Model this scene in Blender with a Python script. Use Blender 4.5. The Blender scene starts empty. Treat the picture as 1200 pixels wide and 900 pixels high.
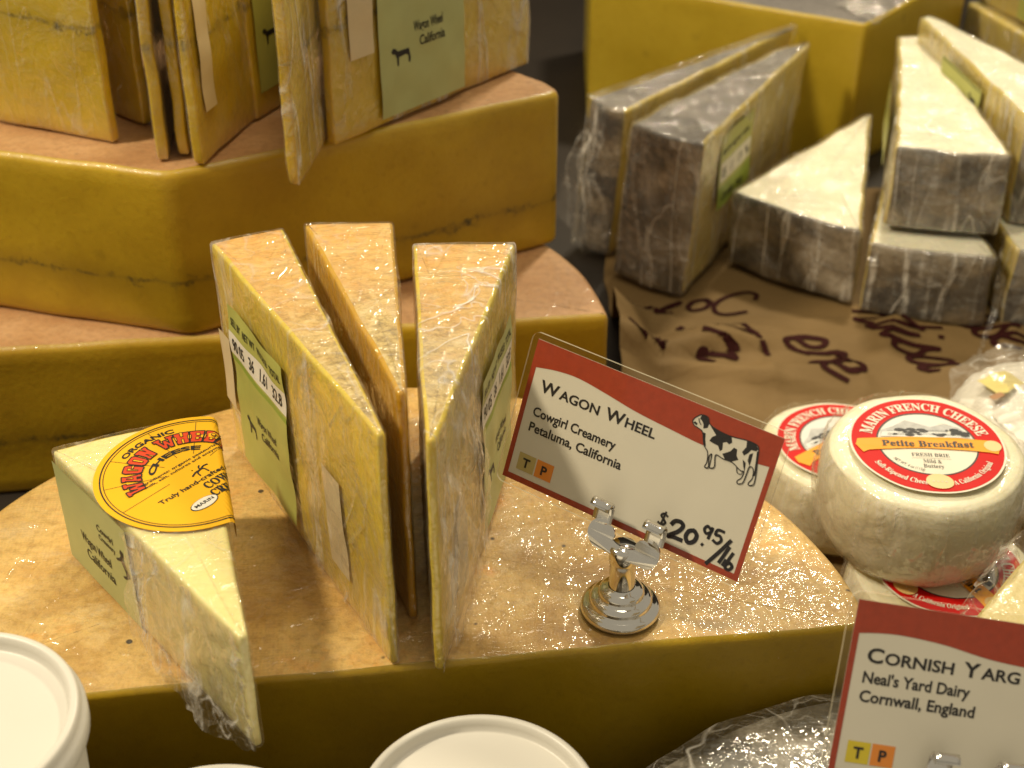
import bpy, bmesh, math, random
from mathutils import Vector, Matrix, noise
from mathutils.geometry import tessellate_polygon

# ------------------------------------------------------------------ camera, world, lamps, exposure
SC = bpy.context.scene
COL = SC.collection
rnd = random.Random(7)

def look(o, target):
    o.rotation_euler = (Vector(target) - o.location).to_track_quat('-Z', 'Y').to_euler()

cam = bpy.data.cameras.new('camera'); cam_o = bpy.data.objects.new('camera', cam); COL.objects.link(cam_o)
cam_o.location = (0, -0.38666, 0.41264)
cam_o.rotation_euler = (math.radians(57), 0, 0)
cam.sensor_width = 36; cam.lens = 50.0; cam.clip_start = 0.01; cam.clip_end = 20
cam.dof.use_dof = True; cam.dof.focus_distance = 0.485; cam.dof.aperture_fstop = 14
SC.camera = cam_o

W = bpy.data.worlds.new('World'); SC.world = W; W.use_nodes = True
W.node_tree.nodes['Background'].inputs[0].default_value = (1.0, 0.88, 0.66, 1)
W.node_tree.nodes['Background'].inputs[1].default_value = 0.31

def lamp(name, loc, target, size, power, col=(1.0, 0.87, 0.64)):
    l = bpy.data.lights.new(name, 'AREA'); l.shape = 'DISK'; l.size = size; l.energy = power; l.color = col
    o = bpy.data.objects.new(name, l); COL.objects.link(o); o.location = loc; look(o, target); return o
lamp('spot_lamp_left', (-0.70, -0.02, 1.10), (0, 0.1, 0.1), 0.11, 10.0)
lamp('spot_lamp_right', (0.38, 0.95, 1.02), (0.08, 0.1, 0.1), 0.12, 8.5)
lamp('overhead_fill', (0.15, 0.15, 1.7), (0.05, 0.2, 0.1), 0.5, 6.0)  # soft fill added overhead to lift the shade, not a lamp of the shop

SC.view_settings.view_transform = 'Standard'; SC.view_settings.look = 'None'
SC.view_settings.exposure = 0.27; SC.view_settings.gamma = 1
SC.render.engine = 'CYCLES'
SC.cycles.use_denoising = True
SC.cycles.transparent_max_bounces = 24; SC.cycles.max_bounces = 8
SC.cycles.sample_clamp_indirect = 4.0; SC.cycles.caustics_reflective = False; SC.cycles.caustics_refractive = False

# ------------------------------------------------------------------ materials
class NT:
    def __init__(s, name):
        s.m = bpy.data.materials.new(name); s.m.use_nodes = True; s.t = s.m.node_tree
        s.p = s.t.nodes['Principled BSDF']; s.out = s.t.nodes['Material Output']
        s.tc = s.n('ShaderNodeTexCoord')
    def n(s, kind, **kw):
        x = s.t.nodes.new(kind)
        for k, v in kw.items(): setattr(x, k, v)
        return x
    def l(s, a, b): s.t.links.new(a, b)
    def set(s, **kw):
        for k, v in kw.items():
            i = s.p.inputs[k.replace('_', ' ')]
            i.default_value = (*v, 1) if isinstance(v, tuple) and len(v) == 3 and i.type == 'RGBA' else v
    def mapping(s, scale=(1, 1, 1), rot=(0, 0, 0), loc=(0, 0, 0)):
        m = s.n('ShaderNodeMapping'); m.inputs['Scale'].default_value = scale; m.inputs['Rotation'].default_value = rot
        m.inputs['Location'].default_value = loc
        s.l(s.tc.outputs['Object'], m.inputs['Vector']); return m.outputs[0]
    def noise(s, scale, detail=4, rough=.55, vec=None, kind='FBM', dist=0.0):
        x = s.n('ShaderNodeTexNoise'); x.noise_type = kind
        x.inputs['Scale'].default_value = scale; x.inputs['Detail'].default_value = detail
        x.inputs['Roughness'].default_value = rough; x.inputs['Distortion'].default_value = dist
        s.l(vec or s.tc.outputs['Object'], x.inputs['Vector']); return x.outputs['Fac']
    def ramp(s, fac, stops):
        r = s.n('ShaderNodeValToRGB'); e = r.color_ramp.elements
        while len(e) < len(stops): e.new(0.5)
        for el, (p, c) in zip(e, stops):
            el.position = p; el.color = (*c, 1) if not isinstance(c, float) else (c, c, c, 1)
        s.l(fac, r.inputs[0]); return r.outputs[0]
    def mix(s, fac, a, b, mode='MIX'):
        m = s.n('ShaderNodeMix'); m.data_type = 'RGBA'; m.blend_type = mode
        for idx, v in ((0, fac), (6, a), (7, b)):
            if hasattr(v, 'is_output'): s.l(v, m.inputs[idx])
            else: m.inputs[idx].default_value = (*v, 1) if isinstance(v, tuple) else v
        return m.outputs[2]
    def math(s, op, a, b=None, clamp=False):
        m = s.n('ShaderNodeMath', operation=op); m.use_clamp = clamp
        for i, v in enumerate((a, b)):
            if v is None: continue
            if hasattr(v, 'is_output'): s.l(v, m.inputs[i])
            else: m.inputs[i].default_value = v
        return m.outputs[0]
    def bump(s, h, strength=.3, dist=.001, normal=None):
        b = s.n('ShaderNodeBump'); b.inputs['Strength'].default_value = strength; b.inputs['Distance'].default_value = dist
        s.l(h, b.inputs['Height'])
        if normal: s.l(normal, b.inputs['Normal'])
        return b.outputs[0]
    def lines(s, scale, stretch, rot, width, dist=.5, loc=(0, 0, 0)):
        """thin stretched creases: the zero lines of a noise"""
        v = s.noise(scale, 2, .45, s.mapping(stretch, rot, loc), 'FBM', dist)
        return s.ramp(s.math('ABSOLUTE', s.math('SUBTRACT', v, .5)), [(0.0, 1.0), (width, 0.0)])
    def wrinkles(s, strength=.55, seed=0.0, fine=1.0):
        """height of clinging plastic film: stretched creases in two directions plus small facets"""
        a = s.noise(58 * fine, 4, .55, s.mapping((1, .35, .9), (0.3, .2, .8 + seed), (seed, seed, 0)), 'RIDGED_MULTIFRACTAL', .7)
        b = s.noise(78 * fine, 4, .55, s.mapping((.62, 1, .8), (.2, .5, .3 + seed), (2 + seed, 0, 1)), 'FBM', .9)
        c = s.noise(330 * fine, 2, .5)
        h = s.math('ADD', s.math('MULTIPLY', a, .24), s.math('MULTIPLY', b, 1.35))
        h = s.math('ADD', h, s.math('MULTIPLY', c, .17))
        h = s.math('ADD', h, s.math('MULTIPLY', s.lines(60 * fine, (1, .3, .5), (.3, .4, .7 + seed), .035, .8, (seed, 1, 2)), .16))
        return s.bump(h, strength, .0035)

def m_plain(name, col, rough=.5, spec=.5, metal=0., var=.06, scale=60, bump=.0):
    k = NT(name); k.set(Roughness=rough, Specular_IOR_Level=spec, Metallic=metal)
    f = k.noise(scale, 4)
    c = tuple(col); lo = tuple(x * (1 - var) for x in c); hi = tuple(min(1, x * (1 + var)) for x in c)
    k.l(k.ramp(f, [(.3, lo), (.7, hi)]), k.p.inputs['Base Color'])
    if bump: k.l(k.bump(k.noise(scale * 6, 3), bump, .0006), k.p.inputs['Normal'])
    return k.m

def m_paste(name, lo, hi, wrapped=True, seam=None, sss=.25, seed=0., wr=.5, coat=.7, lines=False, specks=0.):
    """cut cheese: mottled, slightly translucent, a few eyes; optional dark seam; optional film gloss"""
    k = NT(name)
    f = k.noise(14, 7, .66, k.mapping(loc=(seed, seed * 2, 0)))
    c = k.ramp(f, [(.32, lo), (.68, hi)])
    fine = k.noise(260, 3, .6)
    c = k.mix(k.ramp(fine, [(.55, 0.0), (.75, 0.35)]), c, tuple(x * .82 for x in lo))
    if specks:
        v = k.n('ShaderNodeTexVoronoi'); v.inputs['Scale'].default_value = 28
        k.l(k.mapping(loc=(seed, 0, seed)), v.inputs['Vector'])
        d = k.math('ADD', v.outputs['Distance'], k.math('MULTIPLY', k.noise(200, 2), .10))
        c = k.mix(k.math('MULTIPLY', k.ramp(d, [(.10, 1.0), (.17, 0.0)]), specks), c, tuple(x * .35 for x in lo))
    if seam is not None:
        z0, amp = seam
        sx = k.n('ShaderNodeSeparateXYZ'); k.l(k.tc.outputs['Object'], sx.inputs[0])
        wob = k.math('MULTIPLY', k.math('SUBTRACT', k.noise(16, 3), .5), amp)
        d = k.math('ABSOLUTE', k.math('SUBTRACT', k.math('ADD', sx.outputs['Z'], wob), z0))
        gaps = k.ramp(k.noise(55, 5, .7), [(.44, 0.0), (.60, 1.0)])
        blot = k.ramp(k.math('ADD', k.math('MULTIPLY', d, 150.), k.math('MULTIPLY', k.math('SUBTRACT', .62, k.noise(120, 4, .7)), 3.2)), [(.25, 1.0), (.62, 0.0)])
        line = k.ramp(k.math('MULTIPLY', d, 420.), [(.10, 1.0), (.6, 0.0)])
        wide = k.ramp(k.math('MULTIPLY', d, 75.), [(.10, 1.0), (.95, 0.0)])
        c = k.mix(k.math('MULTIPLY', wide, .35), c, tuple(x * .55 for x in lo))
        c = k.mix(k.math('MULTIPLY', k.math('MAXIMUM', k.math('MULTIPLY', line, .55), blot), k.math('ADD', k.math('MULTIPLY', gaps, .75), .22)), c, (.03, .028, .012))
    k.l(c, k.p.inputs['Base Color'])
    k.set(Roughness=.42, Subsurface_Weight=sss, Subsurface_Radius=(1., .55, .2), Subsurface_Scale=.004)
    k.l(k.bump(k.noise(330, 4, .6), .35, .0006), k.p.inputs['Normal'])
    if wrapped:
        k.set(Coat_Weight=coat, Coat_Roughness=.09)
        k.l(k.wrinkles(wr, seed), k.p.inputs['Coat Normal'])
    return k.m

def m_rind(name, stops, wrapped=True, seed=0., wr=.5, weave=False, coat=.8, dots=.7, heel=None, fine=1.0):
    """washed or cloth-bound rind: blotches, fine weave, dark pinholes"""
    k = NT(name)
    f = k.noise(20, 6, .62, k.mapping((1, 1.3, 1), loc=(seed, 3 * seed, 0)), dist=.4)
    c = k.ramp(f, stops)
    g = k.noise(300, 4, .7)
    c = k.mix(k.ramp(g, [(.45, 0.0), (.75, .5)]), c, tuple(x * .6 for x in stops[0][1]))
    if heel:                                   # young orange rind at the heel turning grey-tan and speckled at the tip
        a = k.n('ShaderNodeAttribute'); a.attribute_name = 'heel'
        h = k.math('ADD', a.outputs['Fac'], k.math('MULTIPLY', k.math('SUBTRACT', k.noise(50, 7, .7), .5), 1.1))
        t = k.ramp(h, [(.34, 1.0), (.80, 0.0)])
        m2 = k.ramp(k.noise(230, 7, .8, dist=.3), [(.38, heel[0]), (.50, heel[1]), (.63, heel[2])])
        c = k.mix(t, c, m2)
    if weave:
        w = k.n('ShaderNodeTexWave'); w.inputs['Scale'].default_value = 250; w.inputs['Distortion'].default_value = 1.3
        w.inputs['Detail'].default_value = 3; w.inputs['Detail Scale'].default_value = 1.5; w.bands_direction = 'Y'
        k.l(k.mapping(rot=(0, 0, -.09)), w.inputs['Vector'])
        w2 = k.n('ShaderNodeTexWave'); w2.inputs['Scale'].default_value = 230; w2.inputs['Distortion'].default_value = 1.5
        w2.bands_direction = 'X'; k.l(k.mapping(rot=(0, 0, -.12)), w2.inputs['Vector'])
        ww = k.math('ADD', k.math('MULTIPLY', w.outputs['Fac'], .45), k.math('MULTIPLY', w2.outputs['Fac'], .40))
        patch = k.ramp(k.noise(30, 5, .65), [(.36, .05), (.66, .75)])
        c = k.mix(k.math('MULTIPLY', k.math('MULTIPLY', ww, patch), .40), c, tuple(x * .55 for x in stops[1][1]))
        pale = k.ramp(k.noise(32, 9, .78, k.mapping((1, 1.4, 1), loc=(5, seed, 0))), [(.52, 0.0), (.72, .40)])
        c = k.mix(pale, c, (.72, .60, .40))
    if dots:
        v = k.n('ShaderNodeTexVoronoi'); v.inputs['Scale'].default_value = 52
        k.l(k.mapping(loc=(seed, 0, 0)), v.inputs['Vector'])
        d = k.math('ADD', v.outputs['Distance'], k.math('MULTIPLY', k.noise(140, 2), .05))
        c = k.mix(k.math('MULTIPLY', k.ramp(d, [(.075, 1.0), (.095, 0.0)]), dots), c, (.03, .022, .015))
    k.l(c, k.p.inputs['Base Color'])
    k.set(Roughness=.5, Subsurface_Weight=.12, Subsurface_Radius=(1., .55, .25), Subsurface_Scale=.003)
    k.l(k.bump(k.noise(380, 5, .7), .5, .001), k.p.inputs['Normal'])
    if wrapped:
        k.set(Coat_Weight=coat, Coat_Roughness=.07); k.l(k.wrinkles(wr, seed, fine), k.p.inputs['Coat Normal'])
    return k.m

def m_film(name, seed=0., milky=.07, wr=.9, gloss=.30, fine=1.0, streak=.35):
    """clear wrinkled cling film: see-through, glossy at a slant, milky creases, their pale lines also painting in highlights"""
    k = NT(name); t = k.t
    nrm = k.wrinkles(wr, seed, fine)
    tr = k.n('ShaderNodeBsdfTransparent'); tr.inputs[0].default_value = (1, .995, .985, 1)
    gl = k.n('ShaderNodeBsdfGlossy'); gl.inputs['Roughness'].default_value = .06; gl.inputs[0].default_value = (1, .98, .95, 1)
    k.l(nrm, gl.inputs['Normal'])
    df = k.n('ShaderNodeBsdfDiffuse'); df.inputs[0].default_value = (.78, .74, .66, 1); k.l(nrm, df.inputs['Normal'])
    lw = k.n('ShaderNodeLayerWeight'); lw.inputs['Blend'].default_value = .35; k.l(nrm, lw.inputs['Normal'])
    fac = k.math('ADD', k.math('MULTIPLY', k.math('POWER', lw.outputs['Facing'], 2.2), gloss), .075, clamp=True)
    l1 = k.lines(46 * fine, (1, .9, .13), (.12, .10, .3 + seed), .020, .3, (seed, 0, 0))
    l2 = k.lines(60 * fine, (.9, 1, .22), (.45, -.35, 1.1 + seed), .016, .6, (0, seed, 3))
    l3 = k.lines(80 * fine, (1, 1, .8), (0, 0, seed), .018, 1.2, (4, seed, 0))
    pat = k.ramp(k.noise(24, 3, .6, k.mapping(loc=(seed, 2, 1))), [(.36, .15), (.62, 1.0)])
    ln = k.math('ADD', k.math('ADD', l1, k.math('MULTIPLY', l2, .8)), k.math('MULTIPLY', l3, .25))
    haze = k.ramp(k.noise(34 * fine, 4, .6, k.mapping((1, 1, .25), (.1, .1, seed))), [(.50, 0.0), (.72, .35)])
    mk = k.math('MULTIPLY', k.math('ADD', k.math('MULTIPLY', ln, pat), haze), streak * 1.6)  # pale streaks in the diffuse colour also stand in for crease highlights
    mk = k.math('ADD', mk, k.math('ADD', k.math('MULTIPLY', k.math('POWER', lw.outputs['Facing'], 4.), .22), milky), clamp=True)
    a = k.n('ShaderNodeMixShader'); k.l(mk, a.inputs[0]); k.l(tr.outputs[0], a.inputs[1]); k.l(df.outputs[0], a.inputs[2])
    b = k.n('ShaderNodeMixShader'); k.l(fac, b.inputs[0]); k.l(a.outputs[0], b.inputs[1]); k.l(gl.outputs[0], b.inputs[2])
    k.l(b.outputs[0], k.out.inputs[0]); t.nodes.remove(k.p); return k.m

def m_laminate():
    k = NT('clear_laminate')
    tr = k.n('ShaderNodeBsdfTransparent'); tr.inputs[0].default_value = (.97, .96, .93, 1)
    gl = k.n('ShaderNodeBsdfGlossy'); gl.inputs['Roughness'].default_value = .12
    k.l(k.bump(k.noise(40, 3), .15, .002), gl.inputs['Normal'])
    lw = k.n('ShaderNodeLayerWeight'); lw.inputs['Blend'].default_value = .3
    fr = k.math('ADD', k.math('MULTIPLY', k.math('POWER', lw.outputs['Facing'], 4.), .6), .03, clamp=True)
    b = k.n('ShaderNodeMixShader'); k.l(fr, b.inputs[0]); k.l(tr.outputs[0], b.inputs[1]); k.l(gl.outputs[0], b.inputs[2])
    k.l(b.outputs[0], k.out.inputs[0]); k.t.nodes.remove(k.p); return k.m

def m_laminate_edge():
    k = NT('laminate_edge'); k.set(Base_Color=(.75, .68, .50), Roughness=.2, Alpha=.55, Coat_Weight=.5); return k.m

def m_yarg_rind(name, seed, wr=.7):
    """grey nettle-leaf rind with brownish-white bloom"""
    k = NT(name)
    a = k.noise(30, 6, .66, k.mapping((1, 1, 1.3), loc=(seed, seed, seed)), dist=.35)
    c = k.ramp(a, [(.32, (.022, .020, .019)), (.47, (.075, .068, .060)), (.57, (.20, .160, .105)), (.70, (.44, .385, .30))])
    v = k.noise(130, 5, .7, k.mapping((1, 1, .45), (0, .4, seed)), 'RIDGED_MULTIFRACTAL', .4)
    c = k.mix(k.ramp(v, [(.5, 0.0), (1.1, .60)]), c, (.40, .37, .32))
    k.l(c, k.p.inputs['Base Color']); k.set(Roughness=.5, Coat_Weight=1., Coat_Roughness=.07)
    k.l(k.bump(k.noise(220, 5, .7), .7, .0015), k.p.inputs['Normal'])
    k.l(k.wrinkles(wr, seed), k.p.inputs['Coat Normal']); return k.m

def m_yarg_top(name, seed):
    k = NT(name)
    a = k.noise(240, 6, .75, k.mapping(loc=(seed, 0, 0)))
    c = k.ramp(a, [(.3, (.085, .075, .066)), (.6, (.17, .152, .135)), (.8, (.28, .25, .225))])
    big = k.noise(25, 4)
    c = k.mix(k.ramp(big, [(.45, 0.0), (.7, .45)]), c, (.25, .225, .195))
    k.l(c, k.p.inputs['Base Color']); k.set(Roughness=.6, Coat_Weight=.18, Coat_Roughness=.25)
    k.l(k.bump(k.noise(300, 5, .7), .7, .001), k.p.inputs['Normal'])
    k.l(k.wrinkles(.35, seed), k.p.inputs['Coat Normal']); return k.m

def m_kraft():
    k = NT('kraft_paper')
    f = k.noise(14, 4); c = k.ramp(f, [(.3, (.150, .092, .032)), (.7, (.205, .130, .050))])
    g = k.noise(320, 4, .7, k.mapping((1, 4, 1)))
    c = k.mix(k.ramp(g, [(.5, 0.0), (.8, .35)]), c, (.10, .06, .022))
    k.l(c, k.p.inputs['Base Color']); k.set(Roughness=.75, Specular_IOR_Level=.25)
    k.l(k.bump(k.noise(45, 4, .6), .25, .002), k.p.inputs['Normal']); return k.m

def m_bloomy(name):
    """white bloomy brie rind under film"""
    k = NT(name)
    a = k.noise(40, 5, .6); c = k.ramp(a, [(.3, (.72, .66, .43)), (.65, (.86, .82, .64))])
    b = k.noise(110, 5, .7, dist=1.0); c = k.mix(k.ramp(b, [(.58, 0.0), (.75, .6)]), c, (.52, .42, .18))
    k.l(c, k.p.inputs['Base Color']); k.set(Roughness=.55, Coat_Weight=.6, Coat_Roughness=.08, Subsurface_Weight=.2, Subsurface_Radius=(1., .7, .35), Subsurface_Scale=.004)
    k.l(k.bump(k.noise(60, 5, .6), .35, .003), k.p.inputs['Normal'])
    k.l(k.wrinkles(.5, 1.3), k.p.inputs['Coat Normal']); return k.m

def m_foil():
    k = NT('film_over_grey_rind')
    a = k.noise(30, 6, .65, dist=1.0); c = k.ramp(a, [(.3, (.03, .028, .022)), (.5, (.10, .09, .07)), (.68, (.36, .33, .27))])
    k.l(c, k.p.inputs['Base Color']); k.set(Roughness=.5, Coat_Weight=.7, Coat_Roughness=.07)
    k.l(k.bump(k.noise(150, 5), .5, .001), k.p.inputs['Normal']); k.l(k.wrinkles(.95, .4, .8), k.p.inputs['Coat Normal']); return k.m

M = dict(
    table=m_plain('dark_table', (.014, .009, .005), .5, var=.3, scale=12),
    wall=m_plain('dark_back_wall', (.014, .011, .007), .7, var=.15, scale=4),
    kraft=m_kraft(), ink_script=m_plain('maroon_print', (.030, .006, .005), .8, .1),
    wheel_paste=m_paste('wheel_cut_face', (.31, .190, .001), (.43, .275, .003), seed=.3, wr=.35, coat=.22, specks=.25),
    rear_paste=m_paste('rear_wheel_cut_face', (.37, .225, .004), (.53, .35, .012), seed=1.1, wr=.2, coat=.10, seam=(.026, .020), specks=.35),
    rear_paste2=m_paste('lower_rear_wheel_cut_face', (.36, .205, .003), (.50, .32, .009), seed=2.2, wr=.2, coat=.10, seam=(.030, .018), specks=.35),
    wheel_rind=m_rind('front_wheel_rind', [(.30, (.36, .185, .035)), (.44, (.58, .35, .095)), (.56, (.72, .48, .16)), (.68, (.76, .37, .075))], weave=True, seed=.2, wr=.55, coat=.8, dots=.95, fine=1.2),
    rear_rind=m_rind('rear_wheel_rind', [(.3, (.42, .21, .085)), (.5, (.52, .29, .13)), (.7, (.60, .36, .18))], seed=1.4, wr=.4, coat=.5, dots=.2),
    wedge_rind=m_rind('wedge_rind', [(.3, (.66, .30, .06)), (.48, (.78, .43, .10)), (.66, (.80, .58, .22))], seed=.8, wr=.6, dots=0,
                      heel=((.26, .18, .06), (.58, .41, .13), (.80, .65, .32))),
    wedge_paste=m_paste('wedge_cut_face', (.74, .53, .030), (.82, .62, .075), seed=.6, wr=.5),
    wedge_dark=m_paste('amber_wedge_cut_face', (.60, .32, .008), (.70, .40, .018), seed=1.6, wr=.4),
    back_wedge=m_paste('back_wedge_cut_face', (.58, .39, .008), (.70, .50, .022), seed=2.6, wr=.45, seam=(.052, .016)),
    small_paste=m_paste('pale_wedge_cut_face', (.82, .71, .27), (.87, .77, .35), seed=.9, wr=.25, coat=.5),
    corner_paste=m_paste('straw_cut_face', (.52, .42, .15), (.60, .50, .22), seed=5.2, wr=.3, coat=.4),
    yarg_paste=m_paste('pale_crumbly_cut_face', (.86, .81, .60), (.90, .86, .69), seed=3.1, wr=.22, coat=.22),
    yarg_side=m_paste('yellow_side_face', (.58, .43, .075), (.68, .54, .14), seed=3.7, wr=.6),
    ochre=m_paste('ochre_cut_face', (.44, .30, .012), (.55, .39, .028), seed=4.1, wr=.3, coat=.3, specks=.25),
    yarg_a=m_yarg_rind('grey_leaf_rind', .4), yarg_b=m_yarg_rind('grey_leaf_rind_pale', 2.3), yarg_c=m_yarg_rind('grey_leaf_rind_dark', 4.1),
    yarg_top=m_yarg_top('grey_top_rind', .7),
    film=m_film('cling_film', 0., .015, 1., .26, 1., .22), film_b=m_film('cling_film_creased', 1.7, .012, 1.0, .30, .8, .22), film_silver=m_film('cling_film_crumpled', 5.2, .035, 1.0, .42, .75, .48), film_soft=m_film('cling_film_loose', 3.1, .02, 1.0, .38, .8, .34),
    film_clear=m_film('cling_film_tight', 2.4, .008, .7, .18, 1.2, .12),
    bloomy=m_bloomy('bloomy_rind'), foil=m_foil(),
    lam=m_laminate(), lam_edge=m_laminate_edge(), card=m_plain('cream_card', (.72, .68, .58), .55, var=.02), red=m_plain('brick_red_print', (.36, .042, .012), .5, var=.10, scale=400),
    ink=m_plain('black_print', (.012, .010, .010), .55), marker=m_plain('black_marker', (.010, .008, .012), .4),
    tile_t=m_plain('ochre_tile', (.52, .42, .16), .55, var=.03), tile_p=m_plain('orange_tile', (.80, .27, .035), .55, var=.03), tile_y=m_plain('yellow_tile', (.70, .56, .03), .55, var=.03),
    chrome=m_plain('chrome', (.80, .78, .74), .09, metal=1., var=.03, scale=200),
    tub=m_plain('white_plastic', (.64, .61, .54), .38, var=.015, scale=20),
    green=m_plain('pale_green_label', (.43, .44, .11), .45, var=.05), green_dk=m_plain('green_band', (.27, .36, .05), .45, var=.05),
    green_pale=m_plain('sage_label', (.45, .47, .20), .45, var=.05),
    white=m_plain('white_label', (.74, .70, .60), .5, var=.03), label_glare=m_plain('blank_label_and_glare', (.66, .54, .33), .45, var=.06),  # blank label tone also serves the painted film reflections
    yellow=m_plain('golden_yellow_label', (.80, .43, .008), .4, var=.03), letter_red=m_plain('red_letters', (.62, .055, .012), .45),
    brie_red=m_plain('bright_red_label', (.58, .008, .006), .55, .15, var=.04), brie_cream=m_plain('cream_label', (.76, .71, .58), .5, .2, var=.03),
    brie_orange=m_plain('orange_banner', (.86, .36, .02), .5, .2, var=.03), hill=m_plain('grey_hill_print', (.42, .42, .40), .5, var=.2, scale=300), gold=m_plain('gold_seal', (.74, .50, .19), .4),
    sky=m_plain('pale_sky_print', (.66, .66, .62), .5, var=.05), lemon=m_plain('lemon_print', (.66, .55, .16), .5, var=.15), brown=m_plain('brown_print', (.35, .17, .06), .5),
)

# ------------------------------------------------------------------ object helpers
def thing(name, label, cat, loc=(0, 0, 0), group=None, rot=None):
    o = bpy.data.objects.new(name, None); COL.objects.link(o); o.location = loc; o.empty_display_size = .01
    if rot: o.rotation_euler = rot
    o['label'] = label; o['category'] = cat
    if group: o['group'] = group
    return o

def mesh_obj(name, verts, faces, mat, parent=None, smooth=True, mats=None, midx=None, attr=None, label=None):
    me = bpy.data.meshes.new(name); me.from_pydata([tuple(v) for v in verts], [], faces)
    for m in (mats or [mat]): me.materials.append(m)
    if midx: me.polygons.foreach_set('material_index', midx)
    me.polygons.foreach_set('use_smooth', [smooth] * len(me.polygons))
    if attr:
        a = me.attributes.new('heel', 'FLOAT', 'POINT'); a.data.foreach_set('value', attr)
    me.update()
    o = bpy.data.objects.new(name, me); COL.objects.link(o)
    if parent: o.parent = parent
    if label: o['label'] = label
    return o

def rounded(pts, r, seg=3):
    """pts: list of (x, y, tag) CCW, tag names the edge leaving that point; corners rounded with radius r"""
    out = []; n = len(pts)
    for i in range(n):
        p = Vector(pts[i][:2]); a = Vector(pts[i - 1][:2]); b = Vector(pts[(i + 1) % n][:2])
        u = (a - p); v = (b - p); lu, lv = u.length, v.length; u /= lu; v /= lv
        ang = math.acos(max(-1, min(1, u.dot(v))))
        if ang > math.radians(165) or r <= 0: out.append((p.x, p.y, pts[i][2])); continue
        t = min(r / math.tan(ang / 2), .42 * lu, .42 * lv)
        for k in range(seg + 1):
            s = k / seg; q = (p + u * t) * (1 - s) ** 2 + p * 2 * s * (1 - s) + (p + v * t) * s ** 2
            out.append((q.x, q.y, pts[i - 1][2] if s < .5 else pts[i][2]))
    return out

def resample(pts, step):
    out = []; n = len(pts)
    for i in range(n):
        x0, y0, t = pts[i]; x1, y1, _ = pts[(i + 1) % n]
        k = max(1, int(math.ceil(math.hypot(x1 - x0, y1 - y0) / step)))
        for j in range(k): out.append((x0 + (x1 - x0) * j / k, y0 + (y1 - y0) * j / k, t))
    return out

def offset2(pts, d):
    """move each outline point outward (CCW) by d along the averaged edge normal"""
    n = len(pts); out = []
    for i in range(n):
        ax, ay = pts[i - 1][:2]; bx, by = pts[(i + 1) % n][:2]
        tx, ty = bx - ax, by - ay; l = math.hypot(tx, ty) or 1e-9
        out.append((pts[i][0] + ty / l * d, pts[i][1] - tx / l * d, pts[i][2]))
    return out

def nz(p, f, s=0.): return noise.noise(Vector((p[0] * f + s, p[1] * f + 1.7 * s, p[2] * f - s)))

def loft(pts, z0, z1, bev=.0008, step=.004, amp=.0003, freq=60, shift=(0, 0), seed=0., fold=0., bottom=True, top=True, vstep=None, sag=None):
    """solid from a rounded outline: side layers, small rounded edges, dense caps.  returns verts, faces, tags"""
    pts = resample(pts, step); n = len(pts); V = []; Fc = []; T = []
    cx = sum(p[0] for p in pts) / n; cy = sum(p[1] for p in pts) / n
    h = z1 - z0; nl = max(2, int(h / (vstep or step)))
    prof = [(z0, bev), (z0 + bev * .3, bev * .3)] + [(z0 + bev + (h - 2 * bev) * i / nl, 0.) for i in range(nl + 1)] + [(z1 - bev * .3, bev * .3), (z1, bev)]
    rings = []
    maxr = max(math.hypot(p[0] - cx, p[1] - cy) for p in pts); nc = max(3, min(28, int(maxr / step / 1.3)))
    def sh(x, y, z):
        f = (z - z0) / h; return (x + shift[0] * f, y + shift[1] * f, z)
    def ring(pp, z):
        rings.append(len(V)); V.extend(sh(p[0], p[1], z) for p in pp)
    inner = offset2(pts, -bev)
    def cap(z, outward):
        seq = [1 - k / nc for k in range(1, nc)]
        if not outward: seq = seq[::-1]
        for s in seq: ring([(cx + (p[0] - cx) * s, cy + (p[1] - cy) * s) for p in inner], z)
    kinds = []
    if bottom:
        V.append(sh(cx, cy, z0)); cap(z0, False); kinds += ['bottom'] * (nc - 1)
    for z, ins in prof: ring(offset2(pts, -ins), z)
    kinds += ['side'] * (len(prof) - 1)
    if top:
        cap(z1, True); kinds += ['top'] * (nc - 1)
    if bottom:
        for i in range(n): Fc.append((0, rings[0] + (i + 1) % n, rings[0] + i)); T.append('bottom')
    for r in range(len(rings) - 1):
        a, b = rings[r], rings[r + 1]
        for i in range(n):
            j = (i + 1) % n; Fc.append((a + i, a + j, b + j, b + i))
            T.append(pts[i][2] if kinds[r] == 'side' else kinds[r])
    if top:
        c = len(V); V.append(sh(cx, cy, z1))
        for i in range(n): Fc.append((rings[-1] + i, rings[-1] + (i + 1) % n, c)); T.append('top')
    out = []
    for v in V:
        dx = nz(v, freq, 3.1 + seed); dy = nz(v, freq, 7.7 + seed); dz = nz(v, freq, 11.3 + seed)
        q = Vector(v) + Vector((dx, dy, dz * .8)) * amp
        if fold:
            r = 1 - abs(nz((v[0] + .3 * v[2], v[1] - .25 * v[2], v[2] * .35), freq * .9, 21 + seed)) * 2.2
            d = Vector((v[0] - cx, v[1] - cy, 0)); d = d / (d.length or 1)
            q += d * fold * max(0, r) ** 2
        if sag: q.z += sag(q)
        out.append(q)
    return out, Fc, T

def parts_from(V, F, T, groups, parent, loc, attr=None):
    """groups: list of (part name, material, set of tags); splits one lofted skin into its parts"""
    res = {}
    for name, mat, tags in groups:
        idx = {}; vv = []; ff = []; aa = []
        for f, t in zip(F, T):
            if t not in tags: continue
            g = []
            for i in f:
                if i not in idx:
                    idx[i] = len(vv); vv.append(V[i] - Vector(loc)); aa.append(attr(V[i]) if attr else 0.)
                g.append(idx[i])
            ff.append(tuple(g))
        if ff: res[name] = mesh_obj(name, vv, ff, mat, parent, attr=aa if attr else None)
    return res

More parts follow.
